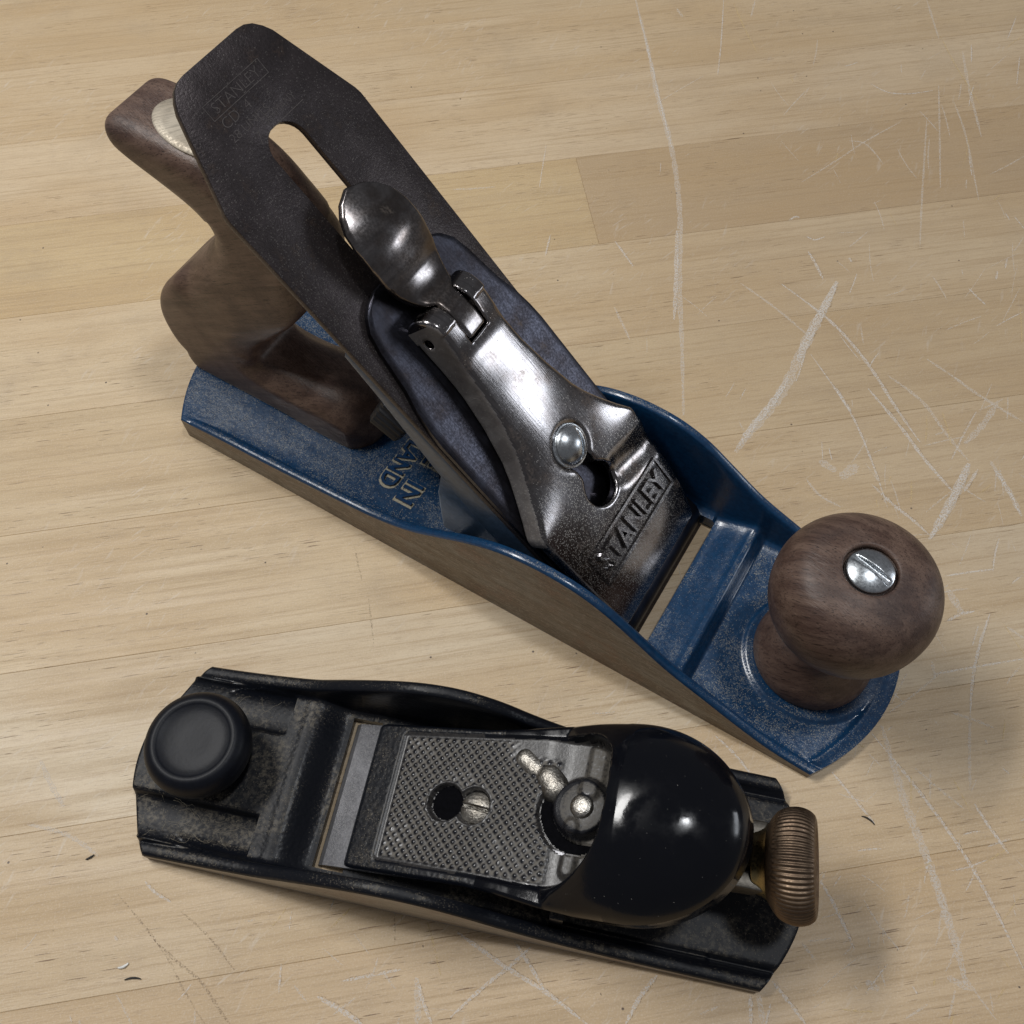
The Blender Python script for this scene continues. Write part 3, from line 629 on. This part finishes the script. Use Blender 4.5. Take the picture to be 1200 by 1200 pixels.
for lay, dn in ((0, 0), (1, 1.7)):
    for s_, h_ in zip(sx, hw):
        for t_ in tt:
            rim = .0 if lay else .28 * max(0, (abs(t_) - .96) / .04) ** 2 + (.3 if s_ > 124.8 else 0)
            Vc.append((s_, h_ * t_, max(hump(s_) - dn - rim, .02 if lay else .1)))
ns, nt = len(sx), len(tt); Fc = []
for i in range(ns - 1):
    for j in range(nt - 1):
        a = i * nt + j; Fc.append((a, a + nt, a + nt + 1, a + 1)); b = a + ns * nt; Fc.append((b, b + 1, b + nt + 1, b + nt))
per = [j for j in range(nt)] + [i * nt + nt - 1 for i in range(1, ns)] + [(ns - 1) * nt + j for j in range(nt - 2, -1, -1)] + [i * nt for i in range(ns - 2, 0, -1)]
for i in range(len(per)):
    a, b = per[i], per[(i + 1) % len(per)]; Fc.append((a, b, b + ns * nt, a + ns * nt))
mk('cap_iron', bf(Vc), fb(Fc), 'cap', bp, True, sharp=40)

# lever cap
LW = np.array([[3, 20.3], [8, 21.6], [16, 23.2], [25, 24.2], [38, 24.9], [44, 25.3], [48.5, 25.4], [50, 25.0], [54, 22.2], [60, 18.8], [65, 16.2], [70, 14.1], [80, 11.5], [90, 9.9], [100, 9.4], [120, 9.2]])
LT = np.array([[2, 3.4], [6, 4.6], [9, 5.4], [15, 6.5], [22, 7.25], [32, 7.6], [36, 7.9], [42, 8.2], [50, 8.7], [60, 9.5], [67, 10.0], [74, 10.3], [84, 10.4], [94, 10.4], [98, 10.6], [103, 11.6], [108, 12.2], [130, 12.2]])
def f_cap(s, y, n):
    w_ = np.interp(s, LW[:, 0], LW[:, 1]); t_ = spline_eval(LT[:, 0], LT[:, 1], np.clip(s, 2, 129))
    top_ = n - t_ + .012 * y * y * (s > 48) * sstep(s, 48, 70) * .6
    bot = np.where(s > 47, 2.15 + 0 * s, t_ - 3.6 + 0 * s) - n
    bot = np.where(s < 20, np.minimum(bot, t_ - 2.2 - n + 0 * s) if False else bot, bot)
    w_ = w_ + .16 * np.maximum(t_ - n, 0) * sstep(s, 46, 54); d = smax(np.abs(y) - w_, top_, 1.5); d = smax(d, bot, .6)
    d = smax(d, 7.6 - s, .8)
    e = np.hypot(s - 107.8, (n - 6.0)) - 6.2; d = np.where(s > 107.8, smax(np.abs(y) - w_, e, 1.0), d)
    cut = smax(np.abs(y) - 3.85, 100.9 - s, .3); d = smax(d, -cut, .3)
    kh = smin(np.hypot(s - 44.2, y - .8) - 6.2, seg2(s, y, (46, .6), (60, .2)) - 3.3, 1.2); d = smax(d, -kh, 1.1)
    cap_ = np.sqrt(seg2(s, y, (41.2, 9.5), (38.6, 21.2)) ** 2 + (np.maximum(0, t_ + 5.2 - n)) ** 2) - 6.5; d = smax(d, -cap_, 2.4)
    pin = np.where(y < -7.6, np.hypot(s - 107.2, n - 5.4) - 1.35, 9); d = smax(d, -pin, .3)
    ring = np.sqrt((np.hypot(s - 59.6, y - .3) - 0) ** 2 + (np.maximum(0, n - t_ + .2) * 0 + (n - t_ - 3.4)) ** 2) - 6.9; d = smax(d, -ring, 2.0)
    return d
V, F = surfnet(f_cap, (5.5, -26.5, .5), (115, 26.5, 13), .5)
Fa = np.array(F); nrm = np.cross(V[Fa[:, 2]] - V[Fa[:, 0]], V[Fa[:, 3]] - V[Fa[:, 1]]); nrm /= np.linalg.norm(nrm, axis=1)[:, None] + 1e-12
cf = V[Fa].mean(1); fmc = ((np.abs(nrm[:, 1]) > .72) & (np.abs(cf[:, 1]) > 8.3) & (cf[:, 0] > 47) & (cf[:, 0] < 112)).astype(int)
mk('lever_cap', bf(V), fb(F), ['nickel', 'castgrey'], bp, True, fmc)
lc = bp.children
# emblem panel with raised letters (slight italic notched box)
V, F = text_mesh("STANLEY", 6.8, 1.0, width=34.0, bold=.004, shear=-.10)
# reading +y, up +s
parts = [on_blade((V, F), 28.3, 1.3, 7.55)]
for s0, y0, L, ww in [(23.0, 1.4, 39.5, .9), (33.4, 1.4, 38.5, .8)]:
    parts.append(on_blade(box(-L / 2, L / 2, -ww / 2, ww / 2, 0, .75), s0, y0, 7.2 if s0 < 30 else 7.5))
for y0 in (-18.0, 20.6):
    parts.append(on_blade(box(-.4, .4, -4.8, 4.8, 0, .7), 28.2, y0, 7.35))
mk('raised_lettering', *join(parts), 'nickel', bp, False)

# cam lever
def f_cam(s, y, n):
    wp = np.interp(s, [100, 113.2, 114.6, 117, 120, 124, 130, 136, 140, 143, 145.2, 146.6, 148], [3.6, 3.6, 5.4, 6.9, 8.4, 9.8, 10.4, 10.2, 9.2, 7.2, 4.6, 1.0, -3])
    cn = spline_eval(np.array([99., 106, 112, 117, 121, 126, 132, 138, 144, 150]), np.array([8.3, 8.5, 7.4, 6.2, 6.7, 8.2, 9.5, 8.9, 6.8, 3.8]), s)
    th_ = np.interp(s, [100, 110, 116, 122, 150], [2.6, 3.0, 1.9, 1.25, 1.0]); cn = cn - .017 * y * y * sstep(s, 113, 120)
    d = smax(np.abs(y - .1) - wp, np.abs(n - cn - .0) - th_, 1.2); return smax(d, 101.6 - s, .5)
V, F = surfnet(f_cam, (100, -12, 1), (150, 12, 13), .45)
mk('cam_lever', bf(V), fb(F), 'chrome', bp, True)

# lever cap screw with a domed slotted head
def f_screw(x, y, z):
    d = np.sqrt(x ** 2 + y ** 2 + (z + 3.2) ** 2) - 6.9; d = smax(d, np.hypot(x, y) - 5.5, .6); d = smax(d, -2 - z, .3)
    d = np.minimum(d, smax(smax(np.hypot(x, y) - 6.3, z - .5, .4), -2 - z, .3))
    q = np.abs(-.61 * x + .79 * y - 2.2); d = smax(d, -smax(q - .6, 1.4 - z, .2), .25); return d
V, F = surfnet(f_screw, (-7, -7, -2.6), (7, 7, 4.4), .3)
V2 = np.stack([60.0 + V[:, 0], .2 + V[:, 1], 8.9 + V[:, 2]], 1)
mk('lever_cap_screw', bf(V2), fb(F), 'zinc', bp, True)
# depth wheel behind the frog
pr = [(4, -6), (12.6, -6), (13.6, -5), (13.6, 4), (12.6, 5), (9, 5.4), (4, 5.6)]
V, F = lathe(pr, 144, lambda t, i: 1 + (.035 * math.cos(36 * t) if 2 <= i <= 3 else 0))
a_ = math.radians(-62); R3 = np.array(Matrix.Rotation(a_, 3, 'Y')); V = V @ R3.T + np.array([73.5, 0, 37.0])
mk('depth_wheel', V, F, 'plastic', bp, True, sharp=40)

# wooden handle
TOT = [(-8, 9.0), (60.5, 9.0), (62.8, 12), (62.6, 17), (60, 22.5), (54, 27.0), (46, 28.2), (36, 27.0), (26, 26.6), (20.5, 29.0), (24.5, 38), (34.5, 49.5), (43, 59.5), (50.5, 70), (54, 79), (53.5, 87), (47.5, 96), (40, 103),
       (30, 107.6), (16, 110), (4, 110.8), (-2.4, 110), (-4.8, 106.5), (-4.2, 101.5), (1, 97.2), (10, 92.6), (18, 88.6), (20.6, 84.6), (18.6, 78.5), (12, 70), (2, 59), (-7, 49.5), (-12.6, 41.5), (-15.6, 32.5), (-15, 22), (-11.5, 13)]
TC = catmull(TOT[1:], 3, False); TP = np.vstack([[TOT[0]], TC])
gx = np.arange(-22, 70, 1.0); gz = np.arange(4, 118, 1.0); GX, GZ = np.meshgrid(gx, gz, indexing='ij'); G2 = polysdf(GX, GZ, TP)
for _ in range(2): G2[1:-1, 1:-1] = (G2[1:-1, 1:-1] * 2 + G2[:-2, 1:-1] + G2[2:, 1:-1] + G2[1:-1, :-2] + G2[1:-1, 2:]) / 6
def f_tote(x, y, z):
    fx = np.clip((x - gx[0]), 0, len(gx) - 1.001); fz = np.clip((z - gz[0]), 0, len(gz) - 1.001); i = fx.astype(int); k = fz.astype(int); a = fx - i; b = fz - k
    d2 = (1-a)*(1-b)*G2[i, k] + a*(1-b)*G2[i+1, k] + (1-a)*b*G2[i, k+1] + a*b*G2[i+1, k+1]
    hw_ = 12.6 - .9 * sstep(z, 60, 100) + .6 * np.exp(-((x - 45) / 14) ** 2) * (z < 32)
    r = 8.5 * sstep(z, 9, 24) + 1.0; r = np.where(z > 90, 8.5 - 3.5 * sstep(z, 95, 110), r)
    r = r - (r - 2.2) * np.exp(-((x - (z - 8) * .62 - 13) / 11) ** 2) * sstep(z, 24, 31) * (1 - sstep(z, 58, 80))
    r = r - (r - 3.6) * sstep(-x, -6, 2) * sstep(z, 14, 20) * (1 - sstep(z, 56, 64))
    # rounded foot point towards the frog
    hw_ = hw_ - 9 * sstep(x, 55, 66) * (z < 40)
    qx = d2 + r; qy = np.abs(y) - hw_ + r
    return np.hypot(np.maximum(qx, 0), np.maximum(qy, 0)) + np.minimum(np.maximum(qx, qy), 0) - r
V, F = surfnet(f_tote, (-20, -15, 6.5), (67, 15, 114), 1.05, newton=3)
mk('handle', V, F, 'wood', bp, True)
V, F = lathe([(7.0, -6), (7.2, 0), (6.9, .35), (5.5, .5), (0.3, .5)], 48)
V[:, 0] *= 1.9; V[:, 1] *= 1.18; R3 = np.array(Matrix.Rotation(math.radians(6), 3, 'Y')); V = V @ R3.T + np.array([20.5, .2, 109.55])
mk('handle_nut', V, F, 'brassnut', bp, True, sharp=40)

# front knob
kp = catmull([(15.9, 4.2), (16.7, 4.8), (16.9, 7), (16.4, 10), (14.6, 14.5), (12.8, 20), (12.3, 25.5), (13.0, 30), (15.8, 33.6), (18.8, 37), (20.4, 41.2), (20.9, 46), (20.6, 50.5), (18.9, 55.0), (15.4, 58.6), (11.0, 60.3), (8.0, 60.9), (6.9, 60.8), (6.6, 60.0), (6.5, 58.5), (0.2, 58.5)], 4)
V, F = lathe(kp, 96); V += np.array([209.0, .3, 0]); mk('knob', V, F, 'wood', bp, True, sharp=60)
def f_ks(x, y, z):
    d = np.sqrt(x ** 2 + y ** 2 + (z + 9) ** 2) - 11.0; d = smax(d, np.hypot(x, y) - 6.0, .5); d = smax(d, -2 - z, .3)
    c, s_ = math.cos(1.32), math.sin(1.32); q = np.abs(c * x + s_ * y); return smax(d, -smax(q - .75, .7 - z, .2), .3)
V, F = surfnet(f_ks, (-6.8, -6.8, -2.6), (6.8, 6.8, 3), .28); V += np.array([209.0, .3, 60.2])
mk('knob_screw', V, F, 'zinc', bp, True)

# ================================================================== BLOCK PLANE
ORG = np.array([90., 0, 0])
BX, BY, BA = 61.558, -120.346, 0.34149
kp_ = thing('block_plane', 'small black block plane with round black front knob, domed glossy cap and bronze wheel', 'block plane',
            ((BX + 90 * math.cos(BA)) * MM, (BY + 90 * math.sin(BA)) * MM, 0), BA)
BWd = 26.75; L2 = 182.1
QX = np.array([-2, 10, 24, 34, 44, 52, 62, 70, 77, 85, 92, 98, 104, 113, 125, 140, 156, 170, 184])
QZ = np.array([4.5, 5.2, 7.5, 9.8, 13.0, 17.4, 22.6, 26.2, 28.2, 28.6, 26.8, 23.8, 19.6, 14.4, 10.2, 7.2, 5.8, 5.0, 4.6])
BMX0, BMX1, BMY = 54.6, 63.0, 20.4
def h_block(X, Y, d0, d1):
    a = BWd - np.abs(Y); prof = spline_eval(QX, QZ, X); ay = np.abs(Y)
    raised = 7.4 - .25 * (Y / 10) ** 2
    # finger panels: cylindrical hollows beside the knob
    px_ = np.maximum(np.abs(X - 19) - 19.0, 0); tp = 1 - sstep(np.hypot(np.maximum(X - 36, 0), np.maximum(0, ay - 19.5) * .6 + np.maximum(0, 13.5 - ay)), 1.4, 3.2)
    inside = sstep(ay, 10.2, 11.6) * (1 - sstep(X, 37.2, 39.2)) * (1 - sstep(ay, 21.6, 22.8)) * tp
    hollow = 3.6 + 1.5 * ((ay - 16) / 6) ** 2 * .9
    front = raised + (hollow - raised) * inside
    z = np.where(X < 46, front, 3.4)
    z = np.where((X >= 38) , raised + .9 * np.exp(-((X - 43.5) / 2.4) ** 2), z)
    z = np.where(X >= 43.5, 3.2 + (raised + .9 - 3.2) * (1 - sstep(X, 44, 54.5)), z)
    z = np.where(X > 60, 3.6, z)
    z = z + np.where(X > 118, .0, 0)
    t = 1 - sstep(a, 3.3, 4.3); railtop = prof - .5 * np.clip((a - 1.7) / 1.7, -1, 1.2) ** 2
    zr = np.where(railtop > z, z + (railtop - z) * t, z + (railtop - z) * t)
    groove = np.exp(-((a - 5.2) / .9) ** 2); zr = zr - 1.1 * groove * ((X > 118) | (X < 2))
    zr = zr + np.where(prof > z + 2, 1.0 * np.exp(-np.maximum(a - 4.3, 0) / 1.0) * (1 - t), 0)
    edge = np.minimum(np.minimum(a, d0), d1); return zr - .5 * (1 - np.clip(edge / .6, 0, 1)) ** 2
body_mesh('body', 0, L2, 10.1, 10.1, BWd, h_block, (BMX0, BMX1, BMY), ['black', 'side2'], kp_, step=.5, ydense=(6.0, .24), mid=.6, ramp=24.)
# iron bed ramp and posts, hidden mostly under the cap
T2 = math.radians(21)
def kf(V, x0=57., z0=2.):
    V = np.asarray(V, float); s, y, n = V[:, 0], V[:, 1], V[:, 2]
    c, s_ = math.cos(math.radians(1.6)), math.sin(math.radians(1.6)); s, y = s, y + (s - 10) * math.tan(math.radians(.7))
    return np.stack([x0 + s * math.cos(T2) - n * math.sin(T2), y, z0 + s * math.sin(T2) + n * math.cos(T2)], 1)
ramp = [(66, 3.8), (128, 3.8), (126, 24), (118, 24.0), (66, 4.4)]
V, F = prism(ccw(ramp), -17, 17, .6); W1 = (V, F)
ribs = [prism(ccw([(118, 3.0), (121.5, 3.0), (121.5, 20), (118, 20)]), -22.4, 22.4, .4)]
mk('bed', *join([W1] + ribs), 'black', kp_, True, sharp=35)
# iron
V, F = plate([(-1.7, -19.3), (95, -19.3), (95, 19.3), (-1.7, 19.3)], -.6, 1.2, bev=.15)
V[:, 0] += np.where((V[:, 2] > .8) & (V[:, 0] < 3), 2.2, 0)
mk('blade', kf(V), F, 'steel', kp_, True, sharp=25)

# knob
kb = catmull([(9.5, 6.8), (10.5, 8.0), (10.8, 10), (12.0, 12.2), (13.3, 14.8), (13.9, 17.6), (13.8, 19.8), (12.9, 21.8), (11.7, 22.9), (10.7, 23.3), (9.9, 23.2), (9.2, 22.9), (7.6, 22.5), (5.0, 22.3), (2.5, 22.3), (.2, 22.3)], 4)
V, F = lathe(kb, 96); V += np.array([19.6, 1.4, 0]); mk('knob', V, F, 'bknob', kp_, True, sharp=70)

# lever cap with its dome: a height field over the cap's outline
s_a = np.concatenate([np.arange(7.6, 84, .34), 84 + 26.5 * np.sin(np.linspace(0, math.pi / 2, 60))])
def capw(s):
    w0 = np.interp(s, [7, 10, 42, 52, 62, 72, 83], [18.6, 19.3, 19.7, 20.6, 22.0, 23.0, 23.3])
    return np.where(s > 83, 23.3 * np.sqrt(np.clip(1 - ((s - 83) / 27.6) ** 2, 0.0001, 1)), w0)
t_a = np.concatenate([np.linspace(-1, -.9, 9)[:-1], np.linspace(-.9, .9, 118), np.linspace(.9, 1, 9)[1:]])
SS, TT_ = np.meshgrid(s_a, t_a, indexing='ij'); YY = TT_ * capw(SS)
BS, BYc = 70.0, 1.8          # boss
def cap_h(s, y):
    w_ = capw(s); a = w_ - np.abs(y)
    # interior region (rounded box)
    s_0 = s; s = s + .011 * (y - 3) ** 2 * sstep(s, 45, 62); cy = .3; r_ = np.where(y < cy, 12.0, 6.0); bxs, bys = 79.2 - 17.0, 18.0
    cs = 17.0 + bxs / 2; qx = np.abs(s - cs) - bxs / 2 + r_ * (s > cs) + .8 * (s <= cs); rr = np.where(s > cs, r_, .8)
    qy = np.abs(y - cy) - (bys - np.interp(s, [17, 60], [1.6, .2])) + rr
    sd = np.hypot(np.maximum(qx, 0), np.maximum(qy, 0)) + np.minimum(np.maximum(qx, qy), 0) - rr
    s = s_0; t = np.clip(1 - (y / (w_ + .001)) ** 2, 0, 1)
    ridge = sstep(s, 40, 76)
    ell = np.sqrt(np.clip(1 - (y / 23.8) ** 2 - np.where(s > 83, ((s - 83) / 27.8) ** 2, 0), 0, 1))
    dome = 1.5 + 16.5 * ell * sstep(s, 58, 84) ** .7
    outer = np.maximum(3.5 - .5 * sstep(s, 50, 70), dome * sstep(s, 50, 66)) ; outer = 3.5 + (outer - 3.5)
    outer = np.where(s > 83, 1.5 + 16.5 * ell, outer)
    inner = 2.9 + 0 * s
    inner = np.where(s > 58, 2.9 - 1.0 * sstep(s, 58, 66), inner)
    h = inner + (outer - inner) * sstep(sd, -.35, 1.1)
    # edge round
    h = h - .7 * (1 - np.clip(a / .9, 0, 1)) ** 2 * (s < 80)
    h = h - 1.2 * (1 - np.clip((s - 7.6) / 1.6, 0, 1)) ** 2
    ins = 1 - sstep(sd, -1.2, -.5)
    rb = np.hypot(s - BS, y - BYc); ang = np.arctan2(y - BYc, s - BS)
    pitch = 1.72; g = np.abs(np.sin(math.pi * (s + y) / pitch / 1.4142 * 1.0)) * np.abs(np.sin(math.pi * (s - y) / pitch / 1.4142))
    pmask = ins * sstep(rb, 11.6, 12.4) * (1 - sstep(s, 62.5, 63.5)) * (1 - sstep(s, 46, 52) * sstep(y, 11, 14))
    hole1 = np.minimum(np.hypot(s - 33.0, y + .2), 99); hole2 = np.hypot(s - 41.0, y + .4)
    kh = np.minimum(hole1 - 4.7, hole2 - 4.5)
    pm = pmask * sstep(kh, .6, 1.2)
    irr = np.sin(3.1 * np.round((s + y) / 2.43) + 5.7 * np.round((s - y) / 2.43)) ; wearp = sstep(np.sin(.19 * s + 1.0) * np.cos(.23 * y - .6), -.2, .8)
    h = h + (.52 - .14 * (irr > .4) - .18 * wearp) * (g ** .8) * pm
    # screw well
    h = h + .35 * np.exp(-((kh - .5) / .4) ** 2) * ins
    h = h - 3.0 * (1 - sstep(kh, -.5, .2))
    # crescent opening and bowl
    cres = (rb > 7.6) & (rb < 11.6) & (s < BS + 4 + 0 * s) & (np.abs(y - BYc) < 17)
    cd = smax(np.abs(rb - 9.7) - np.interp(ang % (2 * math.pi), [0, 1.9, 2.6, 3.3, 4.2, 4.9, 6.3], [-3, -2, .9, 1.9, 1.9, 1.3, -3]), sd + 1, .4)
    h = h - 4.2 * (1 - sstep(cd, -.5, .3))
    # boss and rivet
    boss = 1 - sstep(rb, 6.3, 7.9); h = h + (3.6 - .018 * rb ** 2) * boss * (sd < 1.2)
    # web from the boss to the far wall
    web = seg2(s, y, (BS + 2, BYc + 4), (BS + 2.5, 17)) ; h = h + 1.2 * (1 - sstep(web, 1.4, 3.2)) * ins
    web = seg2(s, y, (BS - 1, BYc - 5), (BS - 1.5, -13)); h = h + 1.4 * (1 - sstep(web, 1.0, 2.4)) * ins
    h = np.where(s < 66, np.maximum(h, 1.5), h); h = np.maximum(h, 1.35)
    return h, pm, g, ins, sd, cd, kh
H, PMK, GG, INS, SD, CD, KH = cap_h(SS, YY)
nsz, ntz = SS.shape; V = np.stack([SS, YY, H], -1).reshape(-1, 3); idx = np.arange(nsz * ntz).reshape(nsz, ntz)
q = np.stack([idx[:-1, :-1], idx[1:, :-1], idx[1:, 1:], idx[:-1, 1:]], -1).reshape(-1, 4)
sc_, yc_ = SS[:-1, :-1].reshape(-1), YY[:-1, :-1].reshape(-1)
ins_f = (INS[:-1, :-1].reshape(-1) > .5)
deep = (CD[:-1, :-1].reshape(-1) < -.25) & ins_f; deep |= (KH[:-1, :-1].reshape(-1) < -.35)
fm = np.where(deep, 2, np.where(ins_f | (SD[:-1, :-1].reshape(-1) < np.where(sc_ < 40, .6, -.1)), 1, np.where(sc_ < 46, 3, 0))).tolist()
F = q.tolist(); loop = list(idx[:, 0]) + list(idx[-1, 1:]) + list(idx[::-1, -1][1:]) + list(idx[0, ::-1][1:-1])
L = V[loop]; n = len(L); k = len(V); Bm = L.copy(); Bm[:, 2] = np.where(Bm[:, 0] < 60, 2.0, -1.5); Bm[:, 1] *= .985
V = np.vstack([V, L, Bm])
for i in range(n): j = (i + 1) % n; F.append((k + i, k + n + i, k + n + j, k + j)); fm.append(0 if L[i, 0] > 46 else 3)
F.append([k + n + i for i in range(n)][::-1]); fm.append(2)
capo = mk('lever_cap', kf(V), F, ['gloss', 'panel', 'hole', 'black'], kp_, True, fm, sharp=60)
# dust gathers between the points of the knurling and in the bowl
dv = np.zeros(len(V)); dd = np.where(PMK > .5, np.clip(1.15 - 1.9 * GG, 0, 1), .22 + .75 * sstep(SS, 64, 76) * sstep(-SD, -.6, 2.2) * 1) * (SD < .9)
dd = np.where(np.hypot(SS - BS, YY - BYc) < 7.7, .06, dd)
dd = np.where(np.abs(np.hypot(SS - BS - .8, YY - BYc) - 4.3) < 1.3, .6, dd)
dv[:nsz * ntz] = dd.reshape(-1); at = capo.data.attributes.new('dust', 'FLOAT', 'POINT'); at.data.foreach_set('value', dv.astype(np.float32))

# rivet, screw, fork of the lateral lever
V, F = lathe([(2.9, 0), (2.9, 1.2), (2.5, 1.75), (1.5, 2.05), (.1, 2.15)], 32); V += np.array([BS + .8, BYc - .1, 4.5])
mk('rivet', kf(V), F, 'silver', kp_, True)
def f_s2(x, y, z):
    d = np.sqrt(x ** 2 + y ** 2 + (z + 6) ** 2) - 7.9; d = smax(d, np.hypot(x, y) - 4.3, .5); d = smax(d, -2 - z, .3)
    c, s_ = math.cos(1.45), math.sin(1.45); q = np.abs(c * x + s_ * y + .1); return smax(d, -smax(q - .55, .5 - z, .2), .25)
V, F = surfnet(f_s2, (-5, -5, -2.5), (5, 5, 2.5), .25); V += np.array([41.2, -.5, 1.0])
mk('cap_screw', kf(V), F, 'silver', kp_, True)
def f_fork(s, y, n):
    a = np.sqrt(seg2(s, y, (52.4, 13.0), (55.2, 11.0)) ** 2 + (n - 1.2) ** 2 * 1.6) - 3.2
    b = np.sqrt(seg2(s, y, (59.6, 8.8), (61.6, 6.6)) ** 2 + (n - 1.0) ** 2 * 1.6) - 3.9
    return smin(a, b, 1.2)
V, F = surfnet(f_fork, (47, 1, 0), (68, 18, 6), .4); mk('lateral_lever', kf(V), F, 'silver', kp_, True)
V, F = plate([(62.5, -13.5), (66.5, -14.5), (67.2, -8.8), (62.8, -8.0)], .6, 1.9, bev=.2); mk('lever_tail', kf(V), F, 'steel', kp_, True, sharp=30)

# adjusting wheel
wp_ = [(2.6, -10), (2.6, -6.4), (6.6, -6.2), (7.2, -5.8), (7.6, -4.4), (8.6, -2.8), (10.4, -1.7), (11.7, -.5), (12.6, 1.0), (13.1, 2.8), (13.2, 4.4), (12.9, 6.0), (12.2, 7.4), (11.2, 8.3), (10.2, 8.4), (9.2, 7.9), (7.0, 7.4), (.2, 7.2)]
def wheel_seg(p, seg, m0, m1): return lathe(p, seg, lambda t, i: 1 + (.014 * math.cos(66 * t) if m0 <= i <= m1 else 0))
pin = catmull(wp_, 3)
brk = [i for i, (r, z) in enumerate(pin) if z > -3.0][0]
kn = [i for i, (r, z) in enumerate(pin) if z > -.9 and r > 11]
def place(V):
    # wheel axis z -> along the sloping iron towards the rear
    a = math.radians(90 - 17); R3 = np.array(Matrix.Rotation(a, 3, 'Y')); R4 = np.array(Matrix.Rotation(math.radians(3), 3, 'Z')); return V @ R3.T @ R4.T + np.array([WX, WY, WZ])
WX, WY, WZ = 169.5, -.6, 28.5
V, F = lathe(pin[:brk + 1], 132); mk('wheel_hub', place(V), F, 'brass', kp_, True, sharp=40)
sub = pin[brk:]; V, F = lathe(sub, 528, lambda t, i: 1 + (.012 * math.cos(66 * t) if (sub[i][1] > -.9 and sub[i][0] > 11.4) else 0)); mk('adjusting_wheel', place(V), F, 'bronze', kp_, True, sharp=50)
# bracket and stud carrying the wheel
V, F = lathe([(2.2, -22), (2.2, -4)], 24); sv = place(V); mk('stud', sv, F, 'zinc', kp_, True, sharp=40)
V, F = join([prism(ccw([(146, 4), (152, 4), (154, 20), (165, 24), (166, 31), (150, 31), (146, 26)]), -8.2, -4.4, .5), prism(ccw([(146, 4), (152, 4), (154, 20), (165, 24), (166, 31), (150, 31), (146, 26)]), 4.2, 8.0, .5)]); mk('wheel_bracket', V, F, 'bracket', kp_, True, sharp=35)

# lint on the dusty toe pads
ln = []
R = random.Random(11)
for k in range(26):
    x, y = R.uniform(4, 34), R.choice([R.uniform(-20, -11), R.uniform(-20, -11), R.uniform(12, 20)]); a = R.uniform(0, 6.28); P = []
    for i in range(9):
        P.append((x, y, 5.5 + .5 * math.sin(i) * .5 + (abs(y) < 12) * .6)); a += R.uniform(-.7, .7); x += .8 * math.cos(a); y += .8 * math.sin(a)
    ln.append(tube(P, .028, 4))
mk('lint', *join(ln), 'lint', kp_, True, kind='stuff')

# ================================================================== small debris on the bench
ORG = np.zeros(3)
def chip(name, label, cat, px, z, L, Wd_, ang, mat, curl=.4, n=9):
    p = w(px[0], px[1], z); P = []
    for i in range(n):
        t = i / (n - 1) - .5; a = ang + curl * t; P.append((t * L * math.cos(a), t * L * math.sin(a), .25 + .25 * abs(math.sin(7 * t + ang))))
    V, F = tube(P, [Wd_ * (.35 + .65 * math.sin(math.pi * (i + .5) / n)) * (1 + .25 * math.sin(i * 3.1)) for i in range(n)], 6)
    V[:, 2] = np.maximum(V[:, 2] * .7, .02)
    o = mk(name, V, F, mat, None, True); o.location = (p[0] * MM, p[1] * MM, z * MM); o['label'] = label; o['category'] = cat; return o
chip('paint_flake', 'tiny white flake lying on the bench left of the block plane', 'flake', (145, 1133), .03, 2.8, .40, .95, 'white', .5)
chip('wood_splinter', 'thin dark curled splinter on the bench below the white flake', 'splinter', (156, 1146), .03, 4.2, .26, .60, 'dark', -.35)
chip('wood_chip', 'small white wood chip on the blue body beside the lever cap', 'chip', (815, 565), 9.0, 3.6, .55, .6, 'white', .5)
chip('dark_crumb', 'dark sliver on the bench right of the bronze wheel', 'crumb', (1018, 960), .03, 4.0, .24, -.1, 'dark', -.5)
chip('grey_crumb', 'small grey fleck on the bench close to the black plane toe', 'crumb', (106, 1005), .03, 2.4, .28, 1.1, 'dark', .2)
# pieces carried by a part hang under that part
def nest(root, part, kids):
    P = {c.name.split('.')[0]: c for c in root.children}
    for k in kids: P[k].parent = P[part]
nest(bp, 'handle', ['handle_nut']); nest(bp, 'knob', ['knob_screw']); nest(bp, 'lever_cap', ['cam_lever', 'raised_lettering', 'lever_cap_screw'])
nest(bp, 'frog', ['frog_shade_fill', 'depth_wheel']); nest(bp, 'blade', ['stamping']); nest(bp, 'body', ['lettering', 'lettering_dust'])
nest(kp_, 'lever_cap', ['rivet', 'cap_screw', 'lateral_lever']); nest(kp_, 'adjusting_wheel', ['wheel_hub', 'stud']); nest(kp_, 'body', ['bed', 'wheel_bracket', 'lint'])
S.cycles.max_bounces = 8
